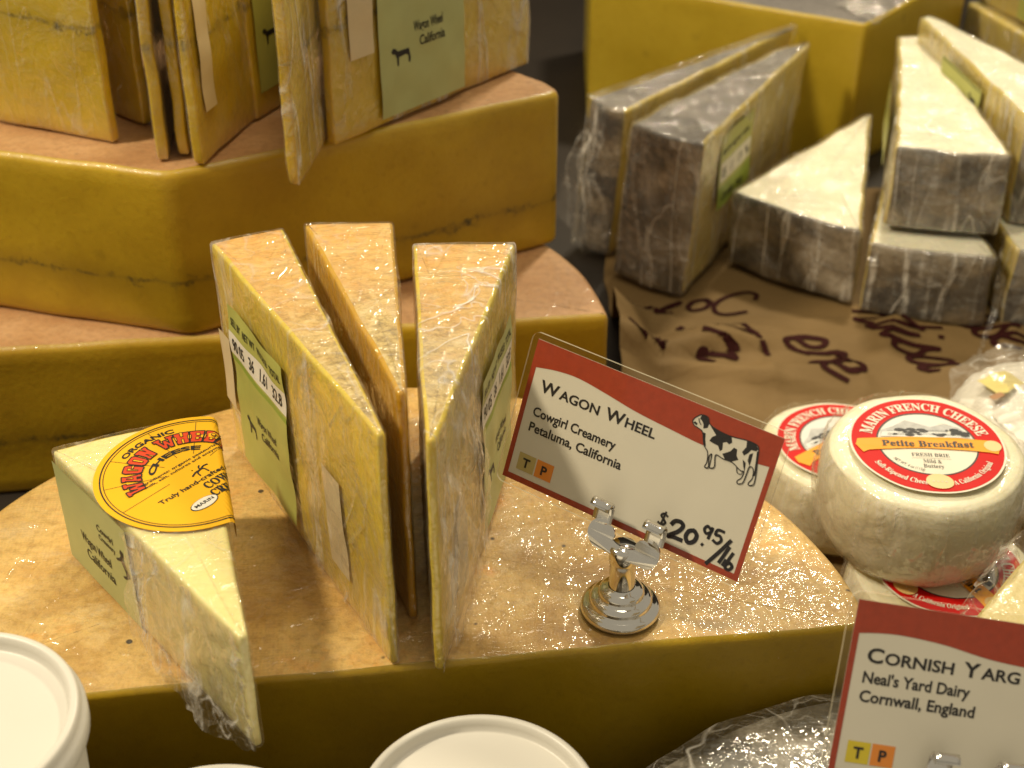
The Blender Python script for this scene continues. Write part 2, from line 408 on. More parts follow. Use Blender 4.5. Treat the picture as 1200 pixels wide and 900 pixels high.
def sector(T, HL, HR, tipw=.0025, bulge=.0006, tags=('left', 'tip', 'right', 'heel')):
    """CCW outline of a wedge seen from above with its tip at T and heel from HR to HL"""
    T, HL, HR = Vector(T), Vector(HL), Vector(HR)
    ax = (HR - HL).normalized() * tipw / 2
    mid = (HL + HR) / 2; out = (mid - T).normalized() * bulge
    pts = [(*(T - ax), tags[1]), (*(T + ax), tags[2])]
    for k in range(7):
        s = k / 6; p = HR.lerp(HL, s) + out * (4 * s * (1 - s)); pts.append((p.x, p.y, tags[3] if k < 6 else tags[0]))
    return pts

class Deco:
    """flat printed pieces laid in the plane of a label (x, y, in metres) on thin steps above it"""
    def __init__(s): s.V = []; s.F = []; s.I = []; s.mats = []; s.k = 0
    def mi(s, mat):
        if mat not in s.mats: s.mats.append(mat)
        return s.mats.index(mat)
    def add(s, verts, faces, mat, lay):
        b = len(s.V); s.V += [(x, y, lay) for x, y in verts]; i = s.mi(mat)
        for f in faces: s.F.append(tuple(b + j for j in f)); s.I.append(i)
    def poly(s, pts, mat, lay):
        tri = tessellate_polygon([[Vector((x, y, 0)) for x, y in pts]])
        ff = []
        for t in tri:
            (x0, y0), (x1, y1), (x2, y2) = (pts[i] for i in t)
            ff.append(tuple(t) if (x1 - x0) * (y2 - y0) - (x2 - x0) * (y1 - y0) > 0 else tuple(reversed(t)))
        s.add(pts, ff, mat, lay)
    def grid(s, x0, x1, y0, y1, mat, lay, step=.0015):
        nx = max(1, int((x1 - x0) / step)); ny = max(1, int((y1 - y0) / step)); v = []; f = []
        for j in range(ny + 1):
            for i in range(nx + 1): v.append((x0 + (x1 - x0) * i / nx, y0 + (y1 - y0) * j / ny))
        for j in range(ny):
            for i in range(nx): a = j * (nx + 1) + i; f.append((a, a + 1, a + nx + 2, a + nx + 1))
        s.add(v, f, mat, lay)
    def ring(s, c, r0, r1, mat, lay, a0=0, a1=360, n=96, rad=1):
        v = []; f = []
        for i in range(n + 1):
            a = math.radians(a0 + (a1 - a0) * i / n)
            for k in range(rad + 1):
                r = r0 + (r1 - r0) * k / rad; v.append((c[0] + r * math.cos(a), c[1] + r * math.sin(a)))
        m = rad + 1
        for i in range(n):
            for k in range(rad): f.append((i * m + k, i * m + k + 1, (i + 1) * m + k + 1, (i + 1) * m + k))
        s.add(v, f, mat, lay)
    def stroke(s, pts, w, mat, lay, taper=False):
        """ink stroke: smooth ribbon with rounded ends"""
        P = [Vector(p) for p in pts]
        if len(P) > 2:
            Q = []
            for i in range(len(P) - 1):
                p0 = P[max(0, i - 1)]; p1 = P[i]; p2 = P[i + 1]; p3 = P[min(len(P) - 1, i + 2)]
                for k in range(5):
                    t = k / 5
                    Q.append(.5 * ((2 * p1) + (p2 - p0) * t + (2 * p0 - 5 * p1 + 4 * p2 - p3) * t * t + (3 * p1 - p0 - 3 * p2 + p3) * t ** 3))
            Q.append(P[-1]); P = Q
        s.k += 1; lay += (s.k % 9) * 3e-6
        for i, p in enumerate(P[:-1]):
            q = P[i + 1]; d = (q - p)
            if d.length < 1e-7: continue
            d.normalize(); nn = Vector((-d.y, d.x)) * w / 2; e = d * w * .22
            s.add([tuple(p - e - nn), tuple(q + e - nn), tuple(q + e + nn), tuple(p - e + nn)], [(0, 1, 2, 3)], mat, lay + (i % 2) * 1.5e-6)
    def text(s, txt, x, y, cap, mat, lay, width=None, bold=0., align='L', sx=1.0, shear=0., rot=0., warp=None):
        v, f, w = glyphs(txt, bold, shear)
        k = cap / .69; kx = (width / w) if width else k * sx
        off = {'L': 0, 'C': -w * kx / 2, 'R': -w * kx}[align]
        ca, sa = math.cos(math.radians(rot)), math.sin(math.radians(rot)); o = []
        for a, b in v:
            a = a * kx + off; b = b * k
            if warp: o.append(warp(a, b))
            else: o.append((x + a * ca - b * sa, y + a * sa + b * ca))
        s.add(o, f, mat, lay); return w * kx
    def arc(s, txt, c, r, mid, cap, mat, lay, sweep=None, bold=0., inside=False, sx=1.0):
        """text round a circle; mid = angle of its middle in degrees; inside=True reads along the bottom"""
        width = None if sweep is None else math.radians(sweep) * r
        def wp(a, b):
            if inside: t = math.radians(mid) + a / r; q = r - b
            else: t = math.radians(mid) - a / r; q = r + b
            return (c[0] + q * math.cos(t), c[1] + q * math.sin(t))
        s.text(txt, 0, 0, cap, mat, lay, width, bold, 'C', sx, warp=wp)
    def build(s, name, parent, fn, loc=(0, 0, 0), label=None):
        L = Vector(loc)
        return mesh_obj(name, [fn(*v) - L for v in s.V], s.F, None, parent, False, s.mats, s.I, label=label)

_gc = {}
def glyphs(txt, bold=0., shear=0.):
    key = (txt, bold, shear)
    if key in _gc: return _gc[key]
    c = bpy.data.curves.new('lettering', 'FONT'); c.body = txt; c.size = 1; c.offset = bold; c.shear = shear; c.resolution_u = 3
    o = bpy.data.objects.new('lettering', c); COL.objects.link(o); bpy.context.view_layer.update()
    me = bpy.data.meshes.new_from_object(o.evaluated_get(bpy.context.evaluated_depsgraph_get()))
    xs = [v.co.x for v in me.vertices]; x0 = min(xs)
    r = ([(v.co.x - x0, v.co.y) for v in me.vertices], [tuple(p.vertices) for p in me.polygons], max(xs) - x0)
    bpy.data.objects.remove(o); bpy.data.meshes.remove(me); bpy.data.curves.remove(c)
    _gc[key] = r; return r

def fancy(t, up, lo):
    return ''.join(chr(up + ord(ch) - 65) if 'A' <= ch <= 'Z' else chr(lo + ord(ch) - 97) if 'a' <= ch <= 'z' else ch for ch in t)
def serif(t): return fancy(t, 0x1D400, 0x1D41A)
def script(t): return fancy(t, 0x1D4D0, 0x1D4EA)

def frame(o, ex, ey, wob=0., seed=0.):
    o, ex, ey = Vector(o), Vector(ex).normalized(), Vector(ey)
    ey = (ey - ex * ey.dot(ex)).normalized(); n = ex.cross(ey)
    def fn(x, y, z): 
        p = o + ex * x + ey * y
        return p + n * (z + (wob * nz(p, 70, seed) if wob else 0.))
    return fn

def film_shell(name, pts, z0, z1, mat, parent, loc, off=.0009, amp=.0004, fold=.0006, shift=(0, 0), seed=0., step=.0035, freq=75, bottom=False, zt=None, bev=.0012):
    V, F, T = loft(offset2(resample(pts, step), off), z0, (zt or z1 + off), bev, step, amp, freq, shift, seed, fold, bottom)
    return mesh_obj(name, [v - Vector(loc) for v in V], F, mat, parent)

def ribbon(name, rows, mat, parent, loc, amp=.0008, freq=120, seed=0., nu=14, nv=26):
    """crumpled sheet: bilinear through a grid of key rows, crinkled"""
    V = []; F = []; R = len(rows) - 1
    for j in range(nv + 1):
        t = j / nv * R; k = min(int(t), R - 1); ft = t - k
        for i in range(nu + 1):
            u = i / nu
            def at(row):
                m = len(row) - 1; q = u * m; a = min(int(q), m - 1); return Vector(row[a]).lerp(Vector(row[a + 1]), q - a)
            p = at(rows[k]).lerp(at(rows[k + 1]), ft)
            p = p + Vector((nz(p, freq, seed), nz(p, freq, seed + 5), nz(p, freq, seed + 9))) * amp + Vector((nz(p, freq * 3, seed), 0, nz(p, freq * 3, seed + 2))) * amp * .4
            V.append(p - Vector(loc))
    for j in range(nv):
        for i in range(nu): a = j * (nu + 1) + i; F.append((a, a + 1, a + nu + 2, a + nu + 1))
    return mesh_obj(name, V, F, mat, parent)

def lathe(prof, n=72, wob=0., c=(0, 0, 0), freq=40, seed=0.):
    V = []; F = []; m = len(prof)
    for i in range(n):
        a = 2 * math.pi * i / n
        for r, z in prof:
            p = Vector((c[0] + r * math.cos(a), c[1] + r * math.sin(a), c[2] + z))
            if wob: p += Vector((math.cos(a), math.sin(a), .4)) * wob * nz(p, freq, seed)
            V.append(p)
    for i in range(n):
        j = (i + 1) % n
        for k in range(m - 1): F.append((i * m + k, j * m + k, j * m + k + 1, i * m + k + 1))
    return V, F

# ------------------------------------------------------------------ setting
def struct(name, V, F, mat):
    o = mesh_obj(name, V, F, mat, None, False); o['kind'] = 'structure'; return o
struct('table_surface', [(-1.2, -.45, 0), (1.2, -.45, 0), (1.2, 1.0, 0), (-1.2, 1.0, 0)], [(0, 1, 2, 3)], M['table'])
struct('back_wall', [(-1.2, 1.0, -.1), (1.2, 1.0, -.1), (1.2, 1.0, .6), (-1.2, 1.0, .6)], [(0, 1, 2, 3)], M['wall'])

# ------------------------------------------------------------------ kraft paper lining
def paper_h(x, y):
    p = (x, y, 0)
    h = .0045 + .0035 * nz(p, 9, 2) + .0042 * max(0, 1 - abs(nz(p, 13, 4)) * 5) + .0022 * max(0, 1 - abs(nz(p, 22, 8)) * 6)
    d = (y - .268) - .30 * (x - .10)                      # pinched fold running away to the right
    k = max(0., 1 - abs(x - .105) / .05)
    h += .010 * k * max(0., 1 - abs(d) / .024)
    for yf, sl, xe, ht in ((.262, .30, .165, .0085), (.232, -.15, .20, .0055)):     # paper folded over itself
        e = y - yf - sl * (x - .12)
        if e > 0: h += ht * min(1., e / .0035) * math.exp(-e / .030) * max(0., min(1., (xe - x) / .05))
    d2 = (y - .232) - .05 * (x - .09); h += .005 * max(0., 1 - abs(x - .12) / .06) * max(0., 1 - abs(d2) / .018)
    h += .022 * max(0., 1 - (x - .055) / .022) * max(0., min(1., (y - .20) / .03)) * max(0., min(1., (.34 - y) / .04))   # curls up against the wheel
    return max(.001, h if y < .31 else min(h, .004 * max(0, (.36 - y) / .05)))
nx, ny = 110, 120; V = []; F = []
for j in range(ny + 1):
    for i in range(nx + 1):
        x = .056 + .36 * i / nx; y = .07 + .42 * j / ny
        if i == 0: x += .004 * nz((0, y, 0), 40)
        V.append((x, y, paper_h(x, y)))
for j in range(ny):
    for i in range(nx): a = j * (nx + 1) + i; F.append((a, a + 1, a + nx + 2, a + nx + 1))
t = thing('kraft_paper', 'crumpled brown kraft paper with maroon script lining the shelf under the grey cheeses', 'paper')
sheet = mesh_obj('sheet', V, F, M['kraft'], t)
BRUSH = {   # joined-up brush lettering, x-height 1
    'e': (.72, [[(0, .38), (.42, .52), (.52, .82), (.28, 1), (.04, .68), (.06, .22), (.34, 0), (.78, .3)]]),
    'r': (.82, [[(0, .3), (.22, .9), (.26, 1.12), (.34, .86), (.58, .96), (.56, .5), (.54, .15), (.66, 0), (.88, .3)]]),
    't': (.66, [[(.42, 1.9), (.26, .9), (.2, .3), (.34, 0), (.7, .3)], [(-.05, 1.15), (.62, 1.28)]]),
    'i': (.56, [[(0, .3), (.24, 1.), (.18, .3), (.32, 0), (.6, .3)], [(.34, 1.5), (.37, 1.56)]]),
    's': (.66, [[(0, .3), (.36, 1.1), (.34, .8), (.58, .35), (.36, 0), (.08, .12)], [(.40, .02), (.72, .3)]]),
    'a': (.92, [[(.62, .86), (.34, 1), (.05, .6), (.1, .12), (.34, .04), (.58, .5), (.66, 1), (.6, .3), (.72, 0), (.98, .3)]]),
    'o': (.74, [[(.34, 1), (.04, .7), (.04, .2), (.3, 0), (.58, .3), (.56, .8), (.32, 1), (.50, .78), (.82, .8)]]),
    'h': (.92, [[(0, .3), (.34, 1.7), (.28, 2.), (.16, 1.5), (.1, 0), (.34, .85), (.54, .9), (.54, .25), (.68, 0), (.94, .3)]]),
    'k': (.90, [[(0, .3), (.34, 1.7), (.28, 2.), (.16, 1.5), (.1, 0)], [(.62, 1.), (.2, .5), (.5, .3), (.62, 0), (.9, .2)]]),
    'C': (1.2, [[(1.1, 1.45), (.98, 1.85), (.6, 1.95), (.15, 1.4), (.02, .7), (.28, .1), (.7, .0), (1.2, .4)]]),
    'T': (1.3, [[(-.05, 1.35), (.1, 1.75), (.6, 1.85), (1.5, 1.95)], [(.85, 1.85), (.68, .9), (.6, .3), (.35, .0), (.05, .2)]])}
def lay_script(w_, x, y, rot, xh):
    d = Deco(); cx = 0; ca, sa = math.cos(math.radians(rot)), math.sin(math.radians(rot))
    for ch in w_:
        adv, st = BRUSH[ch]
        for ln in st:
            d.stroke([(x + xh * ((cx + a + .25 * b) * ca - b * sa), y + xh * ((cx + a + .25 * b) * sa + b * ca)) for a, b in ln], xh * .175, M['ink_script'], .0007)
        cx += adv
    mesh_obj('script_print', [(a, b, paper_h(a, b) + c) for a, b, c in d.V], d.F, None, t, False, d.mats, d.I)
lay_script('rtisa', .1890, .3190, -68, .0215)
lay_script('ere', .1465, .2800, -64, .0215)
lay_script('Tr', .0900, .2920, -76, .0200)
lay_script('oC', .0990, .3220, -16, .0170)
lay_script('sk', .0640, .3150, -28, .0150)
lay_script('ese', .2480, .3120, -62, .0215)
lay_script('er', .0630, .2740, -84, .0150)

# ------------------------------------------------------------------ big cheese wheels
def half_disc(c, r, ang, n=80):
    a0 = math.radians(ang); P = []
    P.append((c[0] - r * math.cos(a0), c[1] - r * math.sin(a0), 'cut')); P.append((c[0] + r * math.cos(a0), c[1] + r * math.sin(a0), 'rim'))
    for k in range(1, n): a = a0 + math.pi * k / n; P.append((c[0] + r * math.cos(a), c[1] + r * math.sin(a), 'rim'))
    return P
def big_cheese(name, label, pts, z0, z1, paste, rind, loc, seed, step=.005, amp=.0006, bev=.0018, group=None, film=None):
    t = thing(name, label, 'large cheese', loc, group)
    V, F, T = loft(pts, z0, z1, bev, step, amp, 35, seed=seed)
    parts_from(V, F, T, [('cut_face', paste, {'cut'}), ('rind', rind, {'top', 'bottom', 'rim'})], t, loc)
    return t
pts = rounded(half_disc((-.045, -.057), .1655, 7.2), .002)
front = big_cheese('large_cheese', 'front half wheel with tan mottled rind carrying the yellow wedges and the price card', pts, 0, .09, M['wheel_paste'], M['wheel_rind'], (-.045, .01, 0), .3, .004)
fw = Vector((-.045, .01, 0))
pts = rounded(half_disc((-.120, .166), .166, 6.4), .003)
big_cheese('large_cheese', 'lower rear half wheel of amber cheese at the bottom of the stack behind', pts, 0, .0795, M['rear_paste2'], M['rear_rind'], (-.12, .22, 0), 1.3, .006, .0008, .003)
up = [(-.1457, .1642, 'cut'), (.0244, .2578, 'rim'), (.016, .274, 'rim'), (-.004, .294, 'rim'), (-.04, .315, 'rim'), (-.11, .335, 'rim'), (-.20, .335, 'rim'), (-.275, .305, 'rim'), (-.30, .26, 'rim'), (-.308, .2105, 'cut')]
big_cheese('large_cheese', 'upper rear cheese block with blunt front corner and dark seam, carrying wrapped wedges', rounded(up, .016, 6), .0800, .160, M['rear_paste'], M['rear_rind'], (-.13, .25, .08), 2.1, .006, .0008, .003)
yb = [(.056, .612, 'cut'), (.2298, .516, 'cutb'), (.33, .635, 'rim'), (.30, .76, 'rim'), (.06, .76, 'cutb')]
t = thing('large_cheese', 'large ochre cheese block with grey rind top behind the grey wedges', 'large cheese', (.19, .64, 0))
V, F, T = loft(rounded(yb, .004), 0, .105, .0018, .007, .0006, 35, seed=4.)
parts_from(V, F, T, [('cut_face', M['ochre'], {'cut', 'cutb'}), ('rind', M['yarg_top'], {'top', 'rim', 'bottom'})], t, (.19, .64, 0))
ribbon('plastic_wrap', [[(.232, .515, .1062), (.262, .549, .107), (.29, .583, .1065)], [(.225, .535, .1075), (.255, .565, .112), (.285, .60, .109)], [(.215, .55, .1068), (.245, .585, .109), (.275, .62, .1068)]], M['film_soft'], t, (.19, .64, 0), .003, 90, 1., 20, 12)

# ------------------------------------------------------------------ wedges
def side_frame(a, b, z, lift, wob=.0002, seed=0., dz=(0, 0)):
    """plane of a wedge's side: x runs from a to b along the foot, y up, z outward (right of a->b)"""
    a, b = Vector((*a, z)), Vector((*b, z)); ex = (b - a).normalized(); n = ex.cross(Vector((0, 0, 1)))
    return frame(a + n * lift, ex, (dz[0], dz[1], 1), wob, seed)

def weight_label(parent, loc, fn, w, h, strip='90 05   36   1.61   32.8', head='SELL BY   NET WT   PRICE/LB   TOTAL', name='Wagon Wheel', place='California', seed=0, base='green', up=True):
    """pale green scale label: header band, white strip with figures, small cow, two lines of type"""
    d = Deco(); d.grid(0, w, 0, h, M[base], 0); lab = d.build('price_label', parent, fn, loc)
    s = Deco(); s.grid(.0, w, h * .70, h * .84, M['white'], .00008); s.grid(.0, w, h * .655, h * .685, M['green_dk'], .00008)
    st = s.build('weight_strip', lab, fn, loc)
    k = Deco()
    k.text(head, w * .04, h * .885, h * .045, M['ink'], .00016, width=w * .92, bold=.02)
    k.text(strip, w * .06, h * .735, h * .075, M['ink'], .00024, width=w * .88, bold=.01)
    k.build('header_print', lab, fn, loc); k = Deco()
    k.text(name, w * .40, h * .40, h * .05, M['ink'], .00016, width=w * .34, bold=.02)
    k.text(place, w * .46, h * .32, h * .05, M['ink'], .00016, width=w * .30, bold=.02)
    k.build('printing', lab, fn, loc)
    k = Deco(); cow_mini(k, w * .24, h * .30, h * .065, M['ink']); k.build('cow_emblem', lab, fn, loc)
    return lab

def cow_mini(k, x, y, s, mat, lay=.00016, rot=0.):
    P = [(-1.1, .55), (-.9, .8), (-.6, .7), (-.4, .45), (.9, .4), (1.05, -.4), (.95, -.75), (.8, -.7), (.8, -.15), (.55, .0), (-.25, -.05), (-.3, -.7), (-.45, -.75), (-.5, -.1), (-.65, .25), (-.95, .35)]
    ca, sa = math.cos(rot), math.sin(rot)
    k.poly([(x + s * (a * ca - b * sa), y + s * (a * sa + b * ca)) for a, b in P], mat, lay)

def stand_wedge(label, T, HL, HR, z0, h, paste, rind, group, shift=(0, 0), seed=0., film='film', amp=.0005, name='cheese_wedge', step=.0035, wrap=True, tipw=.0025, cat='cheese wedge', side_parts=None, off=.0004, fold=.0009, bev=.0012):
    loc = (*((Vector(T) + Vector(HL) + Vector(HR)) / 3), z0)
    t = thing(name, label, cat, loc, group)
    pts = rounded(sector(T, HL, HR, tipw), .0012)
    V, F, T_ = loft(pts, z0, z0 + h, bev, step, amp, 55, shift, seed)
    tv, hv = Vector(T), (Vector(HL) + Vector(HR)) / 2; ax = (hv - tv); L2 = ax.length_squared
    at = lambda v: max(0., min(1., (Vector((v.x, v.y)) - tv).dot(ax) / L2))
    parts_from(V, F, T_, side_parts or [('cut_face', paste, {'left', 'right', 'tip', 'bottom'}), ('rind', rind, {'top', 'heel'})], t, loc, at)
    if wrap: film_shell('plastic_wrap', pts, z0 + .0004, z0 + h, M[film], t, loc, off, amp, fold, shift, seed, step, 55)
    return t, loc

G1 = 'wrapped wedges standing on the front wheel'
# three standing wedges on the front wheel
w1T, w1L, w1R = (-.0372, -.0545), (-.1067, .0632), (-.0830, .0755)
w1, l1 = stand_wedge('tall wrapped wedge, leftmost of the standing three, green weight label on its left side', w1T, w1L, w1R, .0904, .0896, M['wedge_paste'], M['wedge_rind'], G1, seed=.5, film='film_b')
fn = side_frame(w1L, w1T, .0904, .0023, .0010, 1.)
weight_label(w1, l1, lambda x, y, z: fn(x + .0165, y + .008, z), .049, .066)
fb = side_frame(w1L, w1T, .0904, .0017, .0006, 2.)
for q in ((0, .010, 0, .030), (.092, .106, -.012, .026)):  # sticker at the heel; second patch paints in a soft film reflection
    db = Deco(); db.grid(*q, M['label_glare'], 0); db.build('sticker_glare_patch', w1, lambda x, y, z: fb(x + .0015 - .08 * (y if x > .05 else 0), y + .026, z), l1)
w2T, w2L, w2R = (-.0328, -.0330), (-.0754, .0786), (-.0435, .0800)
w2, l2 = stand_wedge('wrapped wedge with amber side standing between two taller-looking neighbours', w2T, w2L, w2R, .0904, .0896, M['wedge_dark'], M['wedge_rind'], G1, seed=1.5, film='film_clear')
w3T, w3L, w3R = (-.0232, -.0575), (-.0352, .0628), (.0012, .0628)
w3, l3 = stand_wedge('wrapped wedge, rightmost of the standing three, with label on its shadowed right side', w3T, w3L, w3R, .0904, .0896, M['wedge_paste'], M['wedge_rind'], G1, seed=2.5, film='film_soft')
fn3 = side_frame(w3T, w3R, .0904, .0023, .0010, 3.)
weight_label(w3, l3, lambda x, y, z: fn3(x + .058, y + .010, z), .046, .062, base='green_pale')
db = Deco(); db.grid(0, .012, 0, .036, M['label_glare'], 0)
db.build('sticker_glare_patch', w3, lambda x, y, z: fn3(x + .020, y + .012, z), l3)

q3 = lambda x, y, o: fn3(x, y, o)
ribbon('plastic_wrap', [[q3(.002, .0885, -.001), q3(.03, .0888, -.0008), q3(.058, .089, -.001)], [q3(.001, .06, .0002), q3(.032, .06, .002), q3(.060, .06, .0)], [q3(.0, .03, .0005), q3(.030, .03, .0040), q3(.062, .03, .0004)], [q3(-.001, .001, -.0005), q3(.028, .001, .0022), q3(.060, .001, -.0005)]], M['film_soft'], w3, l3, .0022, 85, 8., 44, 40)
q1 = lambda x, y, o: fn(x, y, o)
ribbon('plastic_wrap', [[q1(.072, .0888, -.0016), q1(.10, .0888, -.0014), q1(.1345, .0888, -.0016)], [q1(.070, .05, -.0008), q1(.100, .05, .0010), q1(.135, .05, -.0012)], [q1(.068, .001, -.0014), q1(.100, .001, .0002), q1(.1355, .001, -.0014)]], M['film_b'], w1, l1, .0016, 90, 3., 44, 40)
# small wedge lying on its rind with the round yellow label
sA, sB, sT = (-.1540, .0005), (-.1058, .0200), (-.0757, -.0895)
z0, zt = .0904, .135
loc = (-.11, -.02, z0)
sm = thing('cheese_wedge', 'pale cut wedge with round yellow label lying over the front edge of the big wheel', 'cheese wedge', loc)
pts = rounded(sector(sT, sA, sB, .0025, .001), .0012)
V, F, T_ = loft(pts, z0, zt, .0012, .003, .0004, 55, (0, 0), 3.3)
parts_from(V, F, T_, [('cut_face', M['small_paste'], {'top', 'left', 'right', 'tip', 'bottom'}), ('rind', M['wedge_paste'], {'heel'})], sm, loc)
film_shell('plastic_wrap', pts, z0 + .0003, zt, M['film_clear'], sm, loc, .0007, .0003, .0005, seed=4.4)
# sticker on the left side, reading towards the tip
fs = side_frame(sA, sT, z0, .0016, .0002, 5.)
dl = Deco(); dl.grid(0, .050, 0, .0405, M['green_pale'], 0); lab = dl.build('sticker', sm, lambda x, y, z: fs(x + .002, y + .0015, z), loc)
dp = Deco(); dp.text('Wagon Wheel', .0135, .0155, .0040, M['ink'], .00012, width=.021, bold=.012, sx=1); dp.text('California', .0155, .0090, .0040, M['ink'], .00012, width=.020, bold=.012)
dp.text('Cowgirl', .0285, .0285, .0026, M['ink'], .00012, width=.011, bold=.02); dp.text('Creamery', .0290, .0250, .0022, M['ink'], .00012, width=.011, bold=.02)
dp.build('printing', lab, lambda x, y, z: fs(x + .002, y + .0015, z), loc)
dp = Deco(); cow_mini(dp, .0445, .0235, .0052, M['ink'], .00012, -1.1); dp.build('cow_emblem', lab, lambda x, y, z: fs(x + .002, y + .0015, z), loc)
# loose film gathered under the tip
A3 = Vector((*sA, z0)); T3 = Vector((*sT, z0)); ex = (T3 - A3).normalized(); nn = ex.cross(Vector((0, 0, 1)))
def sp(u, o, z): return A3 + ex * u + nn * o + Vector((0, 0, z))
ribbon('plastic_wrap', [[sp(.052, .0022, .043), sp(.075, .0020, .043), sp(.098, .0018, .0435), sp(.118, .001, .0445)],
                        [sp(.051, .0040, .026), sp(.076, .0055, .024), sp(.100, .0040, .022), sp(.119, .0012, .022)],
                        [sp(.050, .0046, .004), sp(.074, .0085, .003), sp(.100, .0075, -.004), sp(.120, .0012, -.001)]], M['film_soft'], sm, loc, .0020, 150, 2., 40, 26)
# the yellow label folds down over the right edge
yc = Vector((-.1045, -.0125)); yr = .0315
eB = Vector(sB); eT = Vector(sT); ed = (eT - eB).normalized(); eo = Vector((ed.y, -ed.x)) * -1
if (Vector((-.2, 0)) - eB).dot(eo) > 0: eo = -eo
def ylab(x, y, z):
    p = yc + Vector((x, y)); s = (p - eB).dot(eo) - .0012
    if s <= 0: return Vector((p.x, p.y, zt + .0009 + z))
    q = p - eo * s; s2 = min(s, .004); r = .0022
    a = min(s / r, math.pi / 2)
    return Vector((q.x + eo.x * (r + z) * math.sin(a), q.y + eo.y * (r + z) * math.sin(a), zt + .0009 - r + (r + z) * math.cos(a) - max(0, s - r * math.pi / 2)))
dy = Deco(); dy.ring((0, 0), .0003, yr, M['yellow'], 0, n=120, rad=44); yl = dy.build('round_label', sm, ylab, loc)
L = .00012; di = Deco(); U = 140
di.ring((0, 0), yr * .925, yr * .940, M['ink'], L, n=140); di.ring((0, 0), yr * .895, yr * .903, M['ink'], L, n=140)
for a in (U - 78, U - 42, U - 8, U + 30, U + 62, U + 92, U + 180): 
    a = math.radians(a); di.stroke([(math.cos(a) * yr * .30, math.sin(a) * yr * .30), (math.cos(a) * yr * .6, math.sin(a) * yr * .6), (math.cos(a) * yr * .895, math.sin(a) * yr * .895)], .00016, M['ink'], L)
di.arc('ORGANIC', (0, 0), yr * .755, U, .0021, M['ink'], L * 1.3, sweep=50, bold=.035)
SLAB = {   # chunky western capitals on a unit square: solid pieces, then slots cut back to the label colour
    'W': ([[(-.05, 1), (-.05, .8), (.04, .78), (.15, 0), (.42, 0), (.5, .34), (.58, 0), (.85, 0), (.96, .78), (1.05, .8), (1.05, 1), (.66, 1), (.66, .8), (.74, .78), (.69, .38), (.58, .74), (.42, .74), (.31, .38), (.26, .78), (.34, .8), (.34, 1)]], []),
    'A': ([[(-.04, 0), (-.04, .2), (.04, .22), (.26, .8), (.2, .82), (.2, 1), (.8, 1), (.8, .82), (.74, .8), (.96, .22), (1.04, .2), (1.04, 0), (.62, 0), (.62, .18), (.66, .22), (.34, .22), (.38, .18), (.38, 0)]], [[(.41, .42), (.47, .74), (.53, .74), (.59, .42)]]),
    'G': ([[(.14, 0), (0, .16), (0, .84), (.14, 1), (.86, 1), (1, .84), (1, 0)]], [[(.38, .24), (.38, .78), (.62, .78), (.62, .62), (.50, .60), (.50, .24)], [(.62, .50), (.62, .60), (1.02, .62), (1.02, .52)]]),
    'O': ([[(.16, 0), (0, .18), (0, .82), (.16, 1), (.84, 1), (1, .82), (1, .18), (.84, 0)]], [[(.40, .22), (.40, .78), (.60, .78), (.60, .22)]]),
    'N': ([[(-.04, 0), (-.04, .22), (.04, .24), (.04, .78), (-.04, .8), (-.04, 1), (1.04, 1), (1.04, .8), (.96, .78), (.96, 0)]], [[(.34, 0), (.36, .46), (.46, .24), (.52, 0)], [(.54, 1), (.60, .66), (.64, .60), (.66, 1)]]),
    'H': ([[(-.04, 0), (-.04, 1), (1.04, 1), (1.04, 0)]], [[(.40, .62), (.40, 1.02), (.60, 1.02), (.60, .62)], [(.40, -.02), (.40, .38), (.60, .38), (.60, -.02)], [(-.06, .30), (-.06, .70), (.06, .66), (.06, .34)], [(.94, .34), (.94, .66), (1.06, .70), (1.06, .30)]]),
    'E': ([[(-.04, 0), (-.04, 1), (1, 1), (1, 0)]], [[(.42, .62), (.42, .78), (.70, .78), (.72, .60), (.62, .56)], [(.42, .22), (.42, .40), (.62, .42), (.72, .36), (.70, .22)], [(.78, .36), (.78, .62), (1.02, .64), (1.02, .34)], [(-.06, .30), (-.06, .70), (.06, .66), (.06, .34)]]),
    'L': ([[(-.04, 0), (-.04, 1), (.62, 1), (.62, .8), (.52, .78), (.52, .26), (.70, .28), (.74, .46), (1, .46), (1, 0)]], [])}
def slab_word(wd, mid, sweep, r, cap):
    n = len(wd); ws = [1.35 if ch == 'W' else 1. for ch in wd]; tot = sum(ws) + .16 * (n - 1); a = mid + sweep / 2
    for ch, w_ in zip(wd, ws):
        a0, a1 = a, a - sweep * w_ / tot; a = a1 - sweep * .16 / tot
        def at(p): 
            t_ = math.radians(a0 + (a1 - a0) * p[0]); q_ = r + cap * p[1] + cap * .05; return (q_ * math.cos(t_), q_ * math.sin(t_))
        sol, cut = SLAB[ch]
        for P in sol:
            P = [(P[i][0] + (P[(i + 1) % len(P)][0] - P[i][0]) * f / 4, P[i][1] + (P[(i + 1) % len(P)][1] - P[i][1]) * f / 4) for i in range(len(P)) for f in range(4)]
            Q = [at(p) for p in P]; di.poly(Q, M['letter_red'], L * 1.9)
            for i in range(len(Q)): di.stroke([Q[i], Q[(i + 1) % len(Q)]], .00042, M['ink'], L * 2.3)
        for P in cut:
            Q = [at(p) for p in P]; di.poly(Q, M['yellow'], L * 2.9)
            for i in range(len(Q)): di.stroke([Q[i], Q[(i + 1) % len(Q)]], .00022, M['ink'], L * 3.2)
slab_word('WAGON', U + 42, 74, yr * .50, yr * .205); slab_word('WHEEL', U - 42, 76, yr * .50, yr * .205)
di.arc('CHEESE', (0, 0), yr * .375, U, .0022, M['ink'], L * 1.3, sweep=104, bold=.04)
R2 = U - 90; ur, vr = Vector((math.cos(math.radians(R2)), math.sin(math.radians(R2)))), Vector((math.cos(math.radians(U)), math.sin(math.radians(U))))
